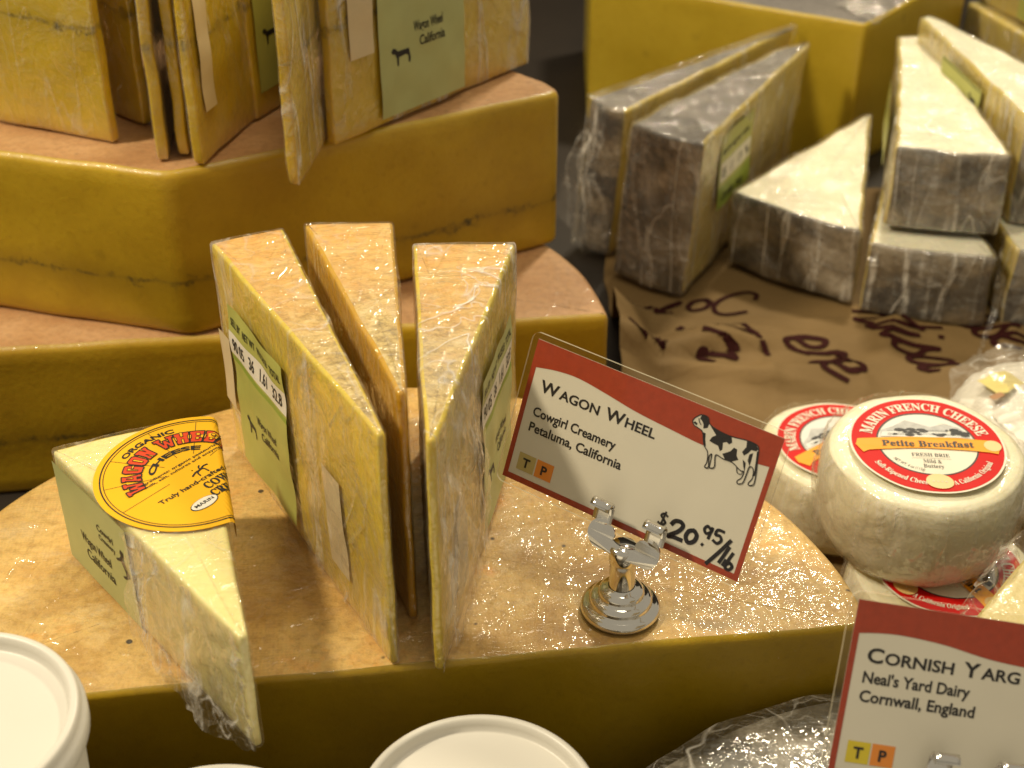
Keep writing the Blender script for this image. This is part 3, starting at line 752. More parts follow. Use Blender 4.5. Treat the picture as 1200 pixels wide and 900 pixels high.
def yt(s, a, b, cap, **k): p = ur * a + vr * b; di.text(s, p.x, p.y, cap, M['ink'], L * 1.3, rot=R2, **k)
yt('Ingredients: organic pasteurized', 0, .0052, .0011, width=.034, align='C', bold=.015); yt('milk, salt, cultures and enzymes', 0, .0033, .0011, width=.032, align='C', bold=.015)
yt('Truly hand-crafted by the', 0, -.0070, .0019, width=.036, align='C', bold=.02)
yt(serif('COWGIRL'), .0065, -.0118, .0034, width=.019, align='C', bold=.02); yt(serif('CREAMERY'), .0065, -.0164, .0034, width=.021, align='C', bold=.02)
yt('MARIN COUNTY', .006, -.0245, .0014, width=.016, align='C', bold=.02)
o = ur * -.0085 + vr * -.0165
for sc_, m_, ly in ((1, 'ink', 1.2), (.93, 'white', 1.8)):
    di.poly([tuple(o + ur * .0052 * sc_ * math.cos(2 * math.pi * k / 28) + vr * .0026 * sc_ * math.sin(2 * math.pi * k / 28)) for k in range(28)], M[m_], L * ly)
di.text('MARIN', o.x - vr.x * .0006, o.y - vr.y * .0006, .0014, M['ink'], L * 2.4, rot=R2, width=.0072, align='C', bold=.02)
q = ur * .002 + vr * -.0028                                         # little horse and rider vignette
di.stroke([tuple(q + ur * a + vr * b) for a, b in ((-.004, .0), (-.002, .001), (.0, .0012), (.002, .002), (.0035, .0018))], .0006, M['ink'], L * 1.3)
di.stroke([tuple(q + ur * a + vr * b) for a, b in ((-.002, -.0015), (-.0015, .0005), (.001, .001), (.0015, -.0015))], .0005, M['ink'], L * 1.3)
di.stroke([tuple(q + ur * a + vr * b) for a, b in ((0, .001), (.0004, .0025), (.0012, .0032))], .0005, M['ink'], L * 1.3)
di.build('printing', yl, ylab, loc)

# rear wedges standing on the upper block
G2 = 'wrapped wedges standing on the rear cheese stack'
def dirs(T, l, r, n=.125):
    l = Vector(l).normalized(); r = Vector(r).normalized(); T = Vector(T); return tuple(T), tuple(T + l * n), tuple(T + r * n)
Z2 = .1606; BW = M['back_wedge']
rw = [('broad yellow wedge at the far left of the rear stack with its cut side showing', (-.1742, .1972), (-.93, .38), (-.80, .60), .125, 1.),
      ('thin wedge close behind the broad far left wedge on the rear stack', (-.1645, .2170), (-.77, .62), (-.60, .80), .12, 2.),
      ('very narrow pale wedge, left one of the slim pair on the rear stack', (-.1494, .1772), (-.26, .97), (-.11, .99), .12, 3.),
      ('very narrow golden wedge, right one of the slim pair on the rear stack', (-.1415, .1817), (-.07, .997), (.02, .999), .12, 4.),
      ('stout wedge with a painted film glare streak right of the slim pair on the rear stack', (-.1336, .1728), (.10, .995), (.30, .95), .12, 5.),
      ('green-labelled wedge mostly hidden behind the stout wedge on the rear stack', (-.1175, .2215), (.32, .947), (.42, .907), .085, 6.),
      ('thin wrapped wedge whose tip hangs over the edge of the rear stack', (-.0901, .1516), (.03, 1.), (.14, .99), .14, 7.),
      ('large wrapped wedge with a sage scale label at the right of the rear stack', (-.0790, .1940), (.36, .933), (.66, .75), .132, 8.)]
rear = []
for lb, T, l, r, n, s in rw:
    rear.append((stand_wedge(lb, *dirs(T, l, r, n), Z2, .098, BW, M['rear_rind'], G2, seed=s * 1.3, film='film_soft' if s in (7, 8) else 'film_clear', step=.005, amp=.0008, tipw=.0045, bev=.002), T, l, r))
(rt, rl), T, l, r = rear[7]; b = Vector(T) + Vector(r).normalized() * .13
f8 = side_frame(T, b, Z2, .0036, .0007, 8.)
weight_label(rt, rl, lambda x, y, z: f8(x + .028, y + .004, z), .054, .088, base='green_pale', strip='05 08   1.7   543')
db = Deco(); db.grid(0, .014, 0, .035, M['label_glare'], 0); db.build('sticker_glare_patch', rt, lambda x, y, z: f8(x + .011, y + .036, z), rl)
(rt, rl), T, l, r = rear[4]; b = Vector(T) + Vector(r).normalized() * .1; f5 = side_frame(T, b, Z2, .0032, .0006, 9.)
db = Deco(); db.grid(0, .010, 0, .060, M['label_glare'], 0); db.build('sticker_glare_patch', rt, lambda x, y, z: f5(x + .006, y + .022, z), rl)  # pale strip paints in a glare streak on the film
(rt, rl), T, l, r = rear[5]; b = Vector(T) + Vector(r).normalized() * .085; f6 = side_frame(T, b, Z2, .0028, .0004, 9.)
weight_label(rt, rl, lambda x, y, z: f6(x + .004, y + .012, z), .045, .08, base='green')

# ------------------------------------------------------------------ grey-rinded wedges at the upper right
G3 = 'grey leaf rind wedges on the kraft paper'
def yarg(label, FL, FR, TL, TR, z0, h, rind, top, seed, shift=(0, 0), film='film_silver', side='yarg_side', fold=.0012, off=.0007):
    loc = (*((Vector(FL) + Vector(FR) + Vector(TL) + Vector(TR)) / 4), z0)
    t = thing('cheese_wedge', label, 'cheese wedge', loc, G3)
    m = (Vector(FL) + Vector(FR)) / 2 + ((Vector(FL) + Vector(FR)) / 2 - (Vector(TL) + Vector(TR)) / 2).normalized() * .003
    P = [(*FL, 'heel'), (*m, 'heel'), (*FR, 'right'), (*TR, 'tip'), (*TL, 'left')]
    pts = rounded(P, .0025)
    V, F, T_ = loft(pts, z0, z0 + h, .0018, .004, .0013, 45, shift, seed)
    if top == 'yarg_top': g = [('rind', rind, {'heel', 'bottom'}), ('top_rind', M['yarg_top'], {'top'}), ('cut_face', M[side], {'left', 'right', 'tip'})]
    else: g = [('rind', rind, {'heel', 'bottom'}), ('cut_face', M[top], {'top'}), ('side_face', M[side], {'left', 'right', 'tip'})]
    parts_from(V, F, T_, g, t, loc)
    V, F, T_ = loft(offset2(resample(pts, .004), off), z0 + .0004, z0 + h + off, .0014, .004, .0013, 45, shift, seed, fold, False)
    parts_from(V, F, T_, [('plastic_wrap', M[film], {'left', 'right', 'tip', 'heel'})], t, loc); parts_from(V, F, T_, [('plastic_wrap', M['film_clear'], {'top'})], t, loc)
    return t, loc
y1, yl1 = yarg('tall grey wedge standing at the back left of the grey cheeses, in a baggy wrap', (.040, .405), (.059, .387), (.171, .524), (.181, .532), .0042, .094, M['yarg_b'], 'yarg_top', .3, (.006, 0), fold=.003, off=.0022, film='film_soft')
y2, yl2 = yarg('tall grey wedge standing upright with a green weight label on its right side', (.0605, .3655), (.0985, .3365), (.188, .500), (.170, .494), .0042, .095, M['yarg_a'], 'yarg_top', 1.3, (.006, 0), film='film_soft') if 0 else yarg('tall grey wedge standing upright with a green weight label on its right side', (.0605, .3655), (.0985, .3365), (.168, .492), (.186, .500), .0042, .095, M['yarg_a'], 'yarg_top', 1.3, (.006, 0))
# loose skirts of film left of the standing pair
ribbon('plastic_wrap', [[(.0475, .398, .099), (.057, .388, .0985)], [(.033, .402, .062), (.050, .388, .066)], [(.026, .410, .020), (.047, .392, .012)]], M['film_soft'], y1, yl1, .0016, 80, 4., 10, 20)
ribbon('plastic_wrap', [[(.067, .3625, .0985), (.105, .3325, .098)], [(.063, .3615, .050), (.1025, .3325, .050)], [(.0595, .3615, .010), (.099, .3325, .006)]], M['film_b'], y2, yl2, .0013, 90, 6., 20, 24)
f2 = side_frame((.0985 + .003, .3365), (.186 + .003, .500), .0042, .0036, .0006, 2.)
d = Deco(); d.grid(0, .052, 0, .046, M['green'], 0); lb2 = d.build('price_label', y2, lambda x, y, z: f2(x + .030, y + .042, z), yl2)
d = Deco(); d.grid(.002, .050, .017, .029, M['white'], .0001); d.grid(.0, .052, .0, .014, M['green_dk'], .0001); d.build('weight_strip', lb2, lambda x, y, z: f2(x + .030, y + .042, z), yl2)
d = Deco(); d.text('05   1.1   1.9   96', .004, .0195, .006, M['ink'], .0002, width=.043, bold=.01); d.text('SELL BY  NET WT  TOTAL', .003, .034, .003, M['ink'], .0002, width=.044, bold=.03); d.text('Cornish Yarg', .006, .004, .005, M['ink'], .0002, width=.034, bold=.03)
d.build('printing', lb2, lambda x, y, z: f2(x + .030, y + .042, z), yl2)
y3, yl3 = yarg('cream topped wedge with grey rind front lying between the tall pair and the stack', (.1305, .3785), (.1955, .3265), (.229, .492), (.2365, .4965), .0042, .0468, M['yarg_a'], 'yarg_paste', 2.3)
y5, yl5 = yarg('grey fronted wedge at the bottom of the two-high stack', (.199, .3190), (.2645, .3005), (.247, .465), (.262, .465), .0042, .0440, M['yarg_b'], 'yarg_paste', 3.3)
y4, yl4 = yarg('cream topped grey wedge lying on top of the two-high stack', (.2085, .3310), (.2685, .3195), (.2505, .508), (.2660, .511), .0525, .0475, M['yarg_c'], 'yarg_paste', 4.3)
f4 = side_frame((.2505, .508), (.2085, .3310), .0525, .0034, .0006, 4.)
d = Deco(); d.grid(0, .075, 0, .030, M['green'], 0); lb4 = d.build('price_label', y4, lambda x, y, z: f4(x + .055, y + .010, z), yl4)
d = Deco(); cow_mini(d, .050, .016, .007, M['ink'], .0001); d.build('cow_emblem', lb4, lambda x, y, z: f4(x + .055, y + .010, z), yl4); d = Deco(); d.text('Cornish Yarg', .012, .016, .005, M['ink'], .0001, width=.026, bold=.03); d.build('printing', lb4, lambda x, y, z: f4(x + .055, y + .010, z), yl4)
y6, yl6 = yarg('cream topped wedge behind the stack with orange side and green label strip', (.2785, .335), (.345, .315), (.2600, .500), (.268, .506), .0525, .0625, M['yarg_b'], 'yarg_paste', 5.3)
f6y = side_frame((.2600, .500), (.2785, .335), .0525, .0036, .0004, 4.)
d = Deco(); d.grid(0, .060, 0, .022, M['green'], 0); lb6 = d.build('price_label', y6, lambda x, y, z: f6y(x + .052, y + .035, z), yl6)
d = Deco(); cow_mini(d, .050, .012, .005, M['ink'], .0001); d.build('cow_emblem', lb6, lambda x, y, z: f6y(x + .052, y + .035, z), yl6); d = Deco(); d.grid(.001, .059, .001, .0016, M['ink'], .0001); d.grid(.001, .059, .0204, .021, M['ink'], .0001); d.build('printing', lb6, lambda x, y, z: f6y(x + .052, y + .035, z), yl6)
y7, yl7 = yarg('pale grey fronted wedge at the right edge under the orange sided wedge', (.2755, .304), (.345, .285), (.272, .470), (.290, .475), .0042, .0470, M['yarg_b'], 'yarg_paste', 6.3)
ribbon('plastic_wrap', [[(.2655, .299, .040), (.2700, .297, .040)], [(.2650, .2955, .018), (.2690, .2945, .018)], [(.2585, .283, .0065), (.2615, .283, .0065)], [(.250, .262, .0085), (.2515, .262, .0085)]], M['film_soft'], y5, yl5, .0009, 200, 6., 6, 30)
# wedges stacked behind at the top right
def slab(label, P, z0, h, seed, mat='yarg_side', film='film', rind='yarg_top'):
    loc = (sum(p[0] for p in P) / len(P), sum(p[1] for p in P) / len(P), z0)
    t = thing('cheese_wedge', label, 'cheese wedge', loc, 'wedges at the top right corner')
    pts = rounded([(*p, tg) for p, tg in zip(P, ('left', 'right', 'tip', 'back'))], .002)
    V, F, T_ = loft(pts, z0, z0 + h, .0015, .006, .0008, 45, (0, 0), seed)
    parts_from(V, F, T_, [('cut_face', M[mat], {'left', 'right', 'tip', 'bottom', 'top'}), ('rind', M[rind], {'back'})], t, loc)
    film_shell('plastic_wrap', pts, z0 + .0004, z0 + h, M[film], t, loc, .001, .0005, .0008, seed=seed, step=.006)
    return t, loc
s0, sl0 = slab('ochre wrapped slab at the base of the top right corner pile', [(.345, .640), (.385, .500), (.48, .52), (.45, .66)], 0, .052, 1., 'ochre')
s1, sl1 = slab('yellow wrapped wedge in the top right corner under the labelled one', [(.337, .650), (.380, .495), (.48, .52), (.45, .67)], .0525, .024, 2.)
s2, sl2 = slab('wrapped wedge with green label at the very top right corner', [(.345, .655), (.390, .505), (.48, .53), (.45, .68)], .0775, .045, 3.)
fx = side_frame((.345, .655), (.390, .505), .0775, .003, .0004, 4.)
d = Deco(); d.grid(0, .07, 0, .036, M['green'], 0); lb = d.build('price_label', s2, lambda x, y, z: fx(x + .055, y + .004, z), sl2)
d = Deco(); cow_mini(d, .014, .014, .006, M['ink'], .0001); d.build('cow_emblem', lb, lambda x, y, z: fx(x + .055, y + .004, z), sl2); d = Deco(); d.text('Cowgirl', .026, .010, .006, M['ink'], .0001, width=.03, bold=.03); d.build('printing', lb, lambda x, y, z: fx(x + .055, y + .004, z), sl2)

# ------------------------------------------------------------------ brie rounds
def brie_label(parent, z, r, rot):
    ca, sa = math.cos(math.radians(rot)), math.sin(math.radians(rot))
    fnp = lambda x, y, q: Vector((x * ca - y * sa, x * sa + y * ca, z + q + .0006 * nz((x, y, 0), 60, 2)))
    b = Deco(); b.ring((0, 0), .0002, r * 1.03, M['brie_cream'], 0, n=90, rad=14); lab = b.build('round_label', parent, fnp)
    k = Deco(); e = .00009
    k.ring((0, 0), r * .665, r, M['brie_red'], e, n=120, rad=4); k.ring((0, 0), r * .650, r * .672, M['ink'], e * 2, n=120)
    k.build('red_ring', lab, fnp)
    k = Deco()
    sky = [(r * .64 * math.cos(math.radians(a)), r * .64 * math.sin(math.radians(a))) for a in range(12, 169, 4)]
    k.poly(sky, M['sky'], e)
    hill = [(-.60, .16), (-.58, .28), (-.40, .36), (-.22, .50), (-.02, .42), (.10, .36), (.30, .44), (.48, .36), (.60, .22), (.60, .16)]
    k.poly([(x * r, y * r) for x, y in hill], M['hill'], e * 2)
    k.poly([(x * r, y * r) for x, y in ((-.60, .14), (-.56, .24), (-.20, .28), (.1, .25), (.55, .25), (.60, .14))], M['sky'], e * 3)
    rr = random.Random(3)
    for i in range(34):
        x = rr.uniform(-.5, .55) * r; y = (rr.uniform(.17, .30)) * r; w = rr.uniform(.015, .05) * r
        if -.02 * r < x < .2 * r and rr.random() < .7: continue
        k.poly([(x + w * 1.5 * math.cos(q * .785), y + w * .7 * math.sin(q * .785)) for q in range(8)], M['ink'], e * 4 + i * 2e-6)
    for yy in (.20, .17, .26): k.stroke([(-.5 * r, yy * r), (0, (yy + .02) * r), (.5 * r, yy * r)], .00016, M['ink'], e * 4)
    k.build('landscape_print', lab, fnp)
    k = Deco()
    bn = []
    for i in range(25): x = -.92 + 1.84 * i / 24; bn.append((x * r, (.10 + .035 * math.cos(x * 2.4)) * r))
    bn += [(.97 * r, -.02 * r), (.90 * r, -.20 * r)]
    for i in range(25): x = .80 - 1.60 * i / 24; bn.append((x * r, (-.155 + .05 * math.cos(x * 2.4)) * r))
    bn += [(-.88 * r, -.22 * r), (-.96 * r, -.05 * r)]
    k.poly(bn, M['brie_orange'], e * 5)
    k.text(serif('Petite Breakfast'), 0, -.075 * r, .122 * r, M['ink'], e * 6, width=1.22 * r, align='C', bold=.012)
    k.ring((.86 * r, -.03 * r), .0, .115 * r, M['gold'], e * 6, n=24)
    k.build('banner', lab, fnp)
    k = Deco()
    k.text(serif('FRESH BRIE'), 0, -.275 * r, .075 * r, M['ink'], e, width=.50 * r, align='C'); k.stroke([(-.26 * r, -.315 * r), (.0, -.315 * r), (.26 * r, -.315 * r)], .00012, M['ink'], e)
    k.text(serif('Mild &'), 0, -.415 * r, .075 * r, M['ink'], e, width=.24 * r, align='C'); k.text(serif('Buttery'), 0, -.515 * r, .075 * r, M['ink'], e, width=.27 * r, align='C')
    k.arc('NET WT. 4 oz (113g)', (0, 0), r * .60, 235, .055 * r, M['ink'], e, sweep=44, inside=True)
    k.arc(serif('MARIN FRENCH CHEESE'), (0, 0), r * .735, 90, .165 * r, M['brie_cream'], e * 3, sweep=150, bold=.012)
    k.arc(serif('Soft-Ripened Cheese'), (0, 0), r * .875, 236, .085 * r, M['brie_cream'], e * 3, sweep=54, inside=True, bold=.01)
    k.arc(serif('A California Original'), (0, 0), r * .875, 309, .085 * r, M['brie_cream'], e * 3, sweep=50, inside=True, bold=.01)
    k.build('lettering', lab, fnp)
    k = Deco(); k.poly([(.02 * r + .18 * r * math.cos(q * .2618), -.80 * r + .15 * r * math.sin(q * .2618)) for q in range(24)], M['gold'], e * 5)
    k.text('* * * *', .02 * r, -.85 * r, .06 * r, M['brie_cream'], e * 6, width=.2 * r, align='C'); k.build('gold_seal', lab, fnp)
def brie(label, loc, rot_label, tilt, R, h, seed):
    t = thing('brie_round', label, 'brie', loc, 'small brie rounds with red labels', tilt)
    pf = [(0, 0), (R * .5, .0002), (R * .80, .0010), (R * .90, .004), (R * .955, h * .20), (R * .985, h * .42), (R, h * .62), (R * .985, h * .80), (R * .955, h * .91), (R * .92, h * .97), (R * .86, h), (R * .6, h), (R * .3, h), (0, h)]
    pr = []
    for a, b in zip(pf, pf[1:]):
        for k in range(3): pr.append((a[0] + (b[0] - a[0]) * k / 3, a[1] + (b[1] - a[1]) * k / 3))
    pr.append(pf[-1])
    V, F = lathe(pr, 90, .0014, freq=55, seed=seed); mesh_obj('rind', V, F, M['bloomy'], t)
    V, F = lathe([(r + .0010 if r > .3 * R else r, z + (.0010 if z > h * .9 else 0)) for r, z in pr[6:-12]], 110, .0013, freq=70, seed=seed + 3)
    V = [v + Vector((v.x, v.y, 0)).normalized() * (.0016 * max(0, 1 - abs(noise.noise(Vector((math.atan2(v.y, v.x) * 7, v.z * 25, seed)))) * 4)) * (.3 < v.z / h + .3 * math.sin(v.x * 90) < 1.0) for v in V]
    o = mesh_obj('plastic_wrap', V, F, M['film_b'], t)
    brie_label(t, h + .0022, .0292, rot_label)
    return t
brie('brie round, front one with its whole red label facing up, resting on another', (.1635, .0715, .0425), -3, (math.radians(3.0), math.radians(-.5), 0), .0402, .0440, 1.)
brie('brie round under the front one, showing only a red arc of its label', (.1745, .0510, .0032), -60, (0, 0, 0), .0395, .0360, 2.)
brie('brie round behind the price card, half hidden, on the kraft paper', (.1475, .1295, .0060), 32, (0, 0, 0), .0385, .0390, 3.)

# cheese wrapped in printed paper behind the brie
t = thing('wrapped_cheese', 'cheese in crinkled white and lemon printed paper at the right edge behind the brie', 'wrapped cheese', (.257, .163, .005))
V = []; F = []; n = 96
prf = [(0, .036), (.012, .036), (.022, .0355), (.030, .035), (.036, .034), (.041, .031), (.044, .026), (.0455, .018), (.0455, .009), (.044, .0), (.02, .0), (0, 0)][::-1]
V, F = lathe(prf, n)
V = [Vector((v.x, v.y, v.z)) * 1.12 * (1 + .035 * (nz((math.atan2(v.y, v.x) * 2.2, v.z * 30, 0), 3, 4)) * (v.length > .02)) + Vector((0, 0, .0016 * nz(v, 160, 2))) for v in V]
mesh_obj('paper_wrapper', V, F, M['white'], t)
d = Deco()
for i, (x, y, w, h, c) in enumerate(((-.024, .012, .016, .012, 'lemon'), (-.008, -.004, .020, .0030, 'lemon'), (-.006, -.011, .020, .0030, 'lemon'), (-.004, -.018, .018, .0030, 'lemon'), (-.029, .001, .007, .003, 'brown'), (.004, .014, .018, .006, 'lemon'), (-.014, -.027, .022, .004, 'brown'))):
    a = .5; P = [(x + (u * w * math.cos(a) - v * h * math.sin(a)), y + (u * w * math.sin(a) + v * h * math.cos(a))) for u, v in ((-.5, -.5), (-.2, -.62), (.2, -.45), (.5, -.5), (.55, .2), (.5, .5), (.1, .6), (-.3, .45), (-.5, .5))]
    d.poly(P, M[c], .0432 + i * 4e-5)
d.build('printing', t, lambda x, y, z: Vector((x * 1.1, y * 1.1, z)))
ribbon('plastic_wrap', [[(.207, .149, .034), (.216, .190, .040), (.249, .214, .040)], [(.212, .140, .045), (.233, .171, .0500), (.262, .192, .048)], [(.222, .123, .040), (.244, .144, .048), (.275, .160, .048)]], M['film_soft'], t, (.258, .152, .005), .0022, 90, 5., 24, 20)

# pale slab at the lower right in front of the brie
P = [(.1500, -.0360), (.215, -.064), (.275, -.02), (.1835, .0035)]
loc = (.2, -.03, .066)
t = thing('cheese_wedge', 'pale yellow cut wedge at the lower right edge behind the second card', 'cheese wedge', loc)
pts = rounded([(*p, 'side') for p in P], .003)
V, F, T_ = loft(pts, .0662, .0890, .0015, .004, .0006, 45, seed=8.)
parts_from(V, F, T_, [('cut_face', M['corner_paste'], {'side', 'top', 'bottom'})], t, loc)
ribbon('plastic_wrap', [[(.151, -.036, .0895), (.166, -.0185, .0900), (.184, .0025, .0905)], [(.149, -.034, .093), (.163, -.0155, .096), (.181, .006, .0965)], [(.148, -.033, .0885), (.160, -.0125, .0890), (.178, .0095, .090)]], M['film_b'], t, loc, .0022, 120, 5., 34, 12)

# grey wheel wrapped in film at the very front
c = Vector((.137, -.176))
loc = (c.x, c.y, 0)
t = thing('large_cheese', 'low grey rinded wheel under wrinkled film in the front right corner', 'large cheese', loc)
V, F = lathe([(.0, 0), (.10, 0), (.138, .004), (.1405, .02), (.1405, .05), (.139, .058), (.135, .0632), (.126, .0652), (.11, .0655), (.09, .0655), (.07, .0655), (.05, .0655), (.02, .0655), (0, .0655)], 120, .0012, freq=25)
mesh_obj('rind', V, F, M['foil'], t)
V, F = lathe([(.1425, .02), (.1424, .035), (.1422, .05), (.141, .060), (.137, .0660), (.127, .0682), (.118, .0683), (.11, .0681), (.10, .0681), (.09, .068), (.08, .068), (.07, .068), (.05, .068), (.03, .068), (0, .068)], 200, .0014, freq=60, seed=5)
mesh_obj('plastic_wrap', V, F, M['film_b'], t)

# ------------------------------------------------------------------ tubs
def tub(label, x, y, zt, R, dimple=False, n=96):
    t = thing('plastic_tub', label, 'tub', (x, y, 0), 'white lidded tubs along the front')
    b = R * .93; V, F = lathe([(0, .0002), (b * .80, .0002), (b * .84, .002), (b, zt - .013), (b, zt - .009), (0, zt - .009)], n); mesh_obj('container', V, F, M['tub'], t)
    pf = [(R * .90, -.010), (R * .985, -.010), (R * 1.0, -.0092), (R * 1.0, -.0050), (R * .985, -.0040), (R * .965, -.0036), (R * .965, -.0020), (R * .955, -.0006), (R * .935, 0), (R * .905, 0), (R * .885, -.0007), (R * .875, -.0022), (R * .866, -.0040), (R * .845, -.0044), (R * .5, -.0044)]
    pf += [(R * .24, -.0044), (R * .22, -.0049), (R * .10, -.0049), (0, -.0049)] if dimple else [(R * .2, -.0044), (0, -.0044)]
    V, F = lathe(pf, n, c=(0, 0, zt)); mesh_obj('lid', V, F, M['tub'], t)
tub('white lidded tub at the lower left corner, tallest of the three', -.1525, -.1170, .130, .0372, True)
tub('white lidded tub at the bottom centre, its lid cut off by the photo edge', -.0095, -.1105, .090, .0368)
tub('white lidded tub between the other two, only a sliver of lid showing', -.0835, -.1320, .0925, .0362)

# ------------------------------------------------------------------ price cards and their chrome holders
def rrect(x0, x1, y0, y1, r, n=6):
    P = []
    for cx, cy, a in ((x1 - r, y0 + r, -90), (x1 - r, y1 - r, 0), (x0 + r, y1 - r, 90), (x0 + r, y0 + r, 180)):
        for k in range(n + 1): q = math.radians(a + 90 * k / n); P.append((cx + r * math.cos(q), cy + r * math.sin(q)))
    return P
def caps(k, words, x, y, cap, width, mat, lay, bold=.016):
    """copperplate style small capitals set on one line"""
    runs = []; tot = 0; gap = .10
    for wd in words:
        for s, c_ in ((wd[0], cap), (wd[1:], cap * .80)):
            w_ = glyphs(s, bold, 0)[2] * c_ / .69; runs.append((s, c_, w_, gap * c_)); tot += w_ + gap * c_
        runs[-1] = (*runs[-1][:3], .55 * cap); tot += .45 * cap
    tot -= .55 * cap; q = width / tot; cx = x
    for s, c_, w_, g in runs:
        k.text(s, cx, y, c_, mat, lay, width=w_ * q, bold=bold); cx += (w_ + g) * q
def price_card(label, ctr, mat3, title, lines, tl, tile_mats, swoosh, ty, ly, price=False, cow=False, size=1.):
    S = .001 * .9705 * size; wd, hg = 91.03, 51.69
    Mx = Matrix(mat3).to_4x4(); Mx.translation = Vector(ctr)
    t = thing('price_card', label, 'price card', ctr, 'laminated price cards'); t.matrix_world = Mx
    t.rotation_mode = 'QUATERNION'; t.location, t.rotation_quaternion, _ = Mx.decompose()
    bend = lambda x, y, z: Vector((x * S, y * S, z))
    def slab_mesh(name, P, za, zb, mat, parent):
        n = len(P); V = [bend(x, y, za) for x, y in P] + [bend(x, y, zb) for x, y in P]
        F = [tuple(range(n - 1, -1, -1)), tuple(range(n, 2 * n))] + [(i, (i + 1) % n, n + (i + 1) % n, n + i) for i in range(n)]
        o = mesh_obj(name, V, F, mat, parent, False); o.data.materials.append(M['lam_edge'])
        for q in o.data.polygons[2:]: q.material_index = 1
        return o
    b = Deco(); b.grid(-wd / 2, wd / 2, -hg / 2, hg / 2, M['card'], .00012, 3.); b.grid(-wd / 2, wd / 2, -hg / 2, hg / 2, M['card'], -.00012, 3.)
    cb = b.build('printed_face', t, bend)
    f = Deco(); A, B = wd / 2, hg / 2; e = 1.9
    f.grid(-A, -A + 1.8, -B, B, M['red'], .0002, 3.); f.grid(A - 1.8, A, -B, B, M['red'], .0002, 3.); f.grid(-A + 1.8, A - 1.8, -B, -B + 2.2, M['red'], .0002, 3.)
    f.build('border', cb, bend)
    f = Deco(); n = 60; v = []; ff = []
    for i in range(n + 1):
        x = -A + 1.8 + (wd - 3.6) * i / n; k = 0
        while k < len(swoosh) - 2 and x > swoosh[k + 1][0]: k += 1
        (x0, y0), (x1, y1) = swoosh[k], swoosh[k + 1]; s = max(0, min(1, (x - x0) / (x1 - x0)))
        m0 = (swoosh[min(k + 1, len(swoosh) - 1)][1] - swoosh[max(k - 1, 0)][1]) / (swoosh[min(k + 1, len(swoosh) - 1)][0] - swoosh[max(k - 1, 0)][0])
        m1 = (swoosh[min(k + 2, len(swoosh) - 1)][1] - swoosh[k][1]) / (swoosh[min(k + 2, len(swoosh) - 1)][0] - swoosh[k][0]); hh = x1 - x0
        y = (2 * s ** 3 - 3 * s * s + 1) * y0 + (s ** 3 - 2 * s * s + s) * hh * m0 + (3 * s * s - 2 * s ** 3) * y1 + (s ** 3 - s * s) * hh * m1
        v += [(x, y), (x, B)]
    for i in range(n): ff.append((2 * i, 2 * i + 2, 2 * i + 3, 2 * i + 1))
    f.add(v, ff, M['red'], .0002); f.build('red_swoosh', cb, bend)
    k = Deco(); z = .00022
    caps(k, title, -40.2, ty, 4.1, tl[0], M['ink'], z, .024)
    for s, y, w in zip(lines, ly, tl[1:]): k.text(s, -40.4, y, 3.25, M['ink'], z, width=w, bold=.022)
    k.build('lettering', cb, bend)
    for s, m_, x in (('T', tile_mats[0], -41.2), ('P', tile_mats[1], -34.0)):
        q = Deco(); q.grid(x, x + 6.7, -21.3, -14.9, M[m_], .0002, 3.); tile = q.build('allergen_tile', cb, bend)
        q = Deco(); q.text(s, x + 3.35, -19.75, 3.2, M['ink'], .0003, align='C', bold=.03); q.build('letter', tile, bend) if False else tile
        q.F and mesh_obj('tile_letter', [bend(*v) for v in q.V], q.F, None, cb, False, q.mats, q.I)
    if price:
        k = Deco(); z = .00026; mk = M['marker']
        dl = lambda pts, w=.85: k.stroke(pts, w * 1.12, mk, z)
        dl([(16.6, -14.7), (15.2, -14.2), (14.4, -15.2), (15.6, -16.2), (16.4, -17.2), (15.2, -18.3), (13.9, -17.8)], .7); dl([(15.7, -13.4), (14.9, -19.0)], .6)
        dl([(18.6, -16.6), (19.6, -15.0), (21.6, -14.6), (22.6, -15.8), (21.4, -18.2), (18.6, -20.9), (20.4, -20.6), (23.6, -20.5)], 1.3)
        dl([(26.6, -15.4), (25.0, -16.4), (24.5, -18.6), (25.8, -20.2), (27.6, -19.0), (28.0, -16.8), (26.8, -15.5)], 1.3)
        dl([(30.4, -18.7), (30.8, -18.9)], 1.0)
        dl([(32.0, -12.8), (30.6, -12.0), (29.8, -13.4), (30.8, -14.6), (32.2, -13.4), (32.3, -12.0), (31.9, -16.0)], .9)
        dl([(36.4, -11.6), (34.2, -11.8), (33.9, -13.6), (35.4, -13.5), (36.3, -14.8), (35.2, -16.3), (33.6, -15.8)], .9)
        dl([(39.4, -13.4), (36.6, -19.2), (33.8, -24.4)], 1.15)
        dl([(39.6, -15.8), (38.6, -19.4), (37.8, -22.2)], 1.1); dl([(41.4, -17.2), (40.6, -20.0), (40.2, -22.8), (41.6, -23.2), (42.4, -21.8), (41.4, -20.8), (40.4, -21.6)], 1.0); dl([(39.8, -20.4), (39.2, -22.6)], 1.0)
        k.build('handwritten_price', cb, bend)
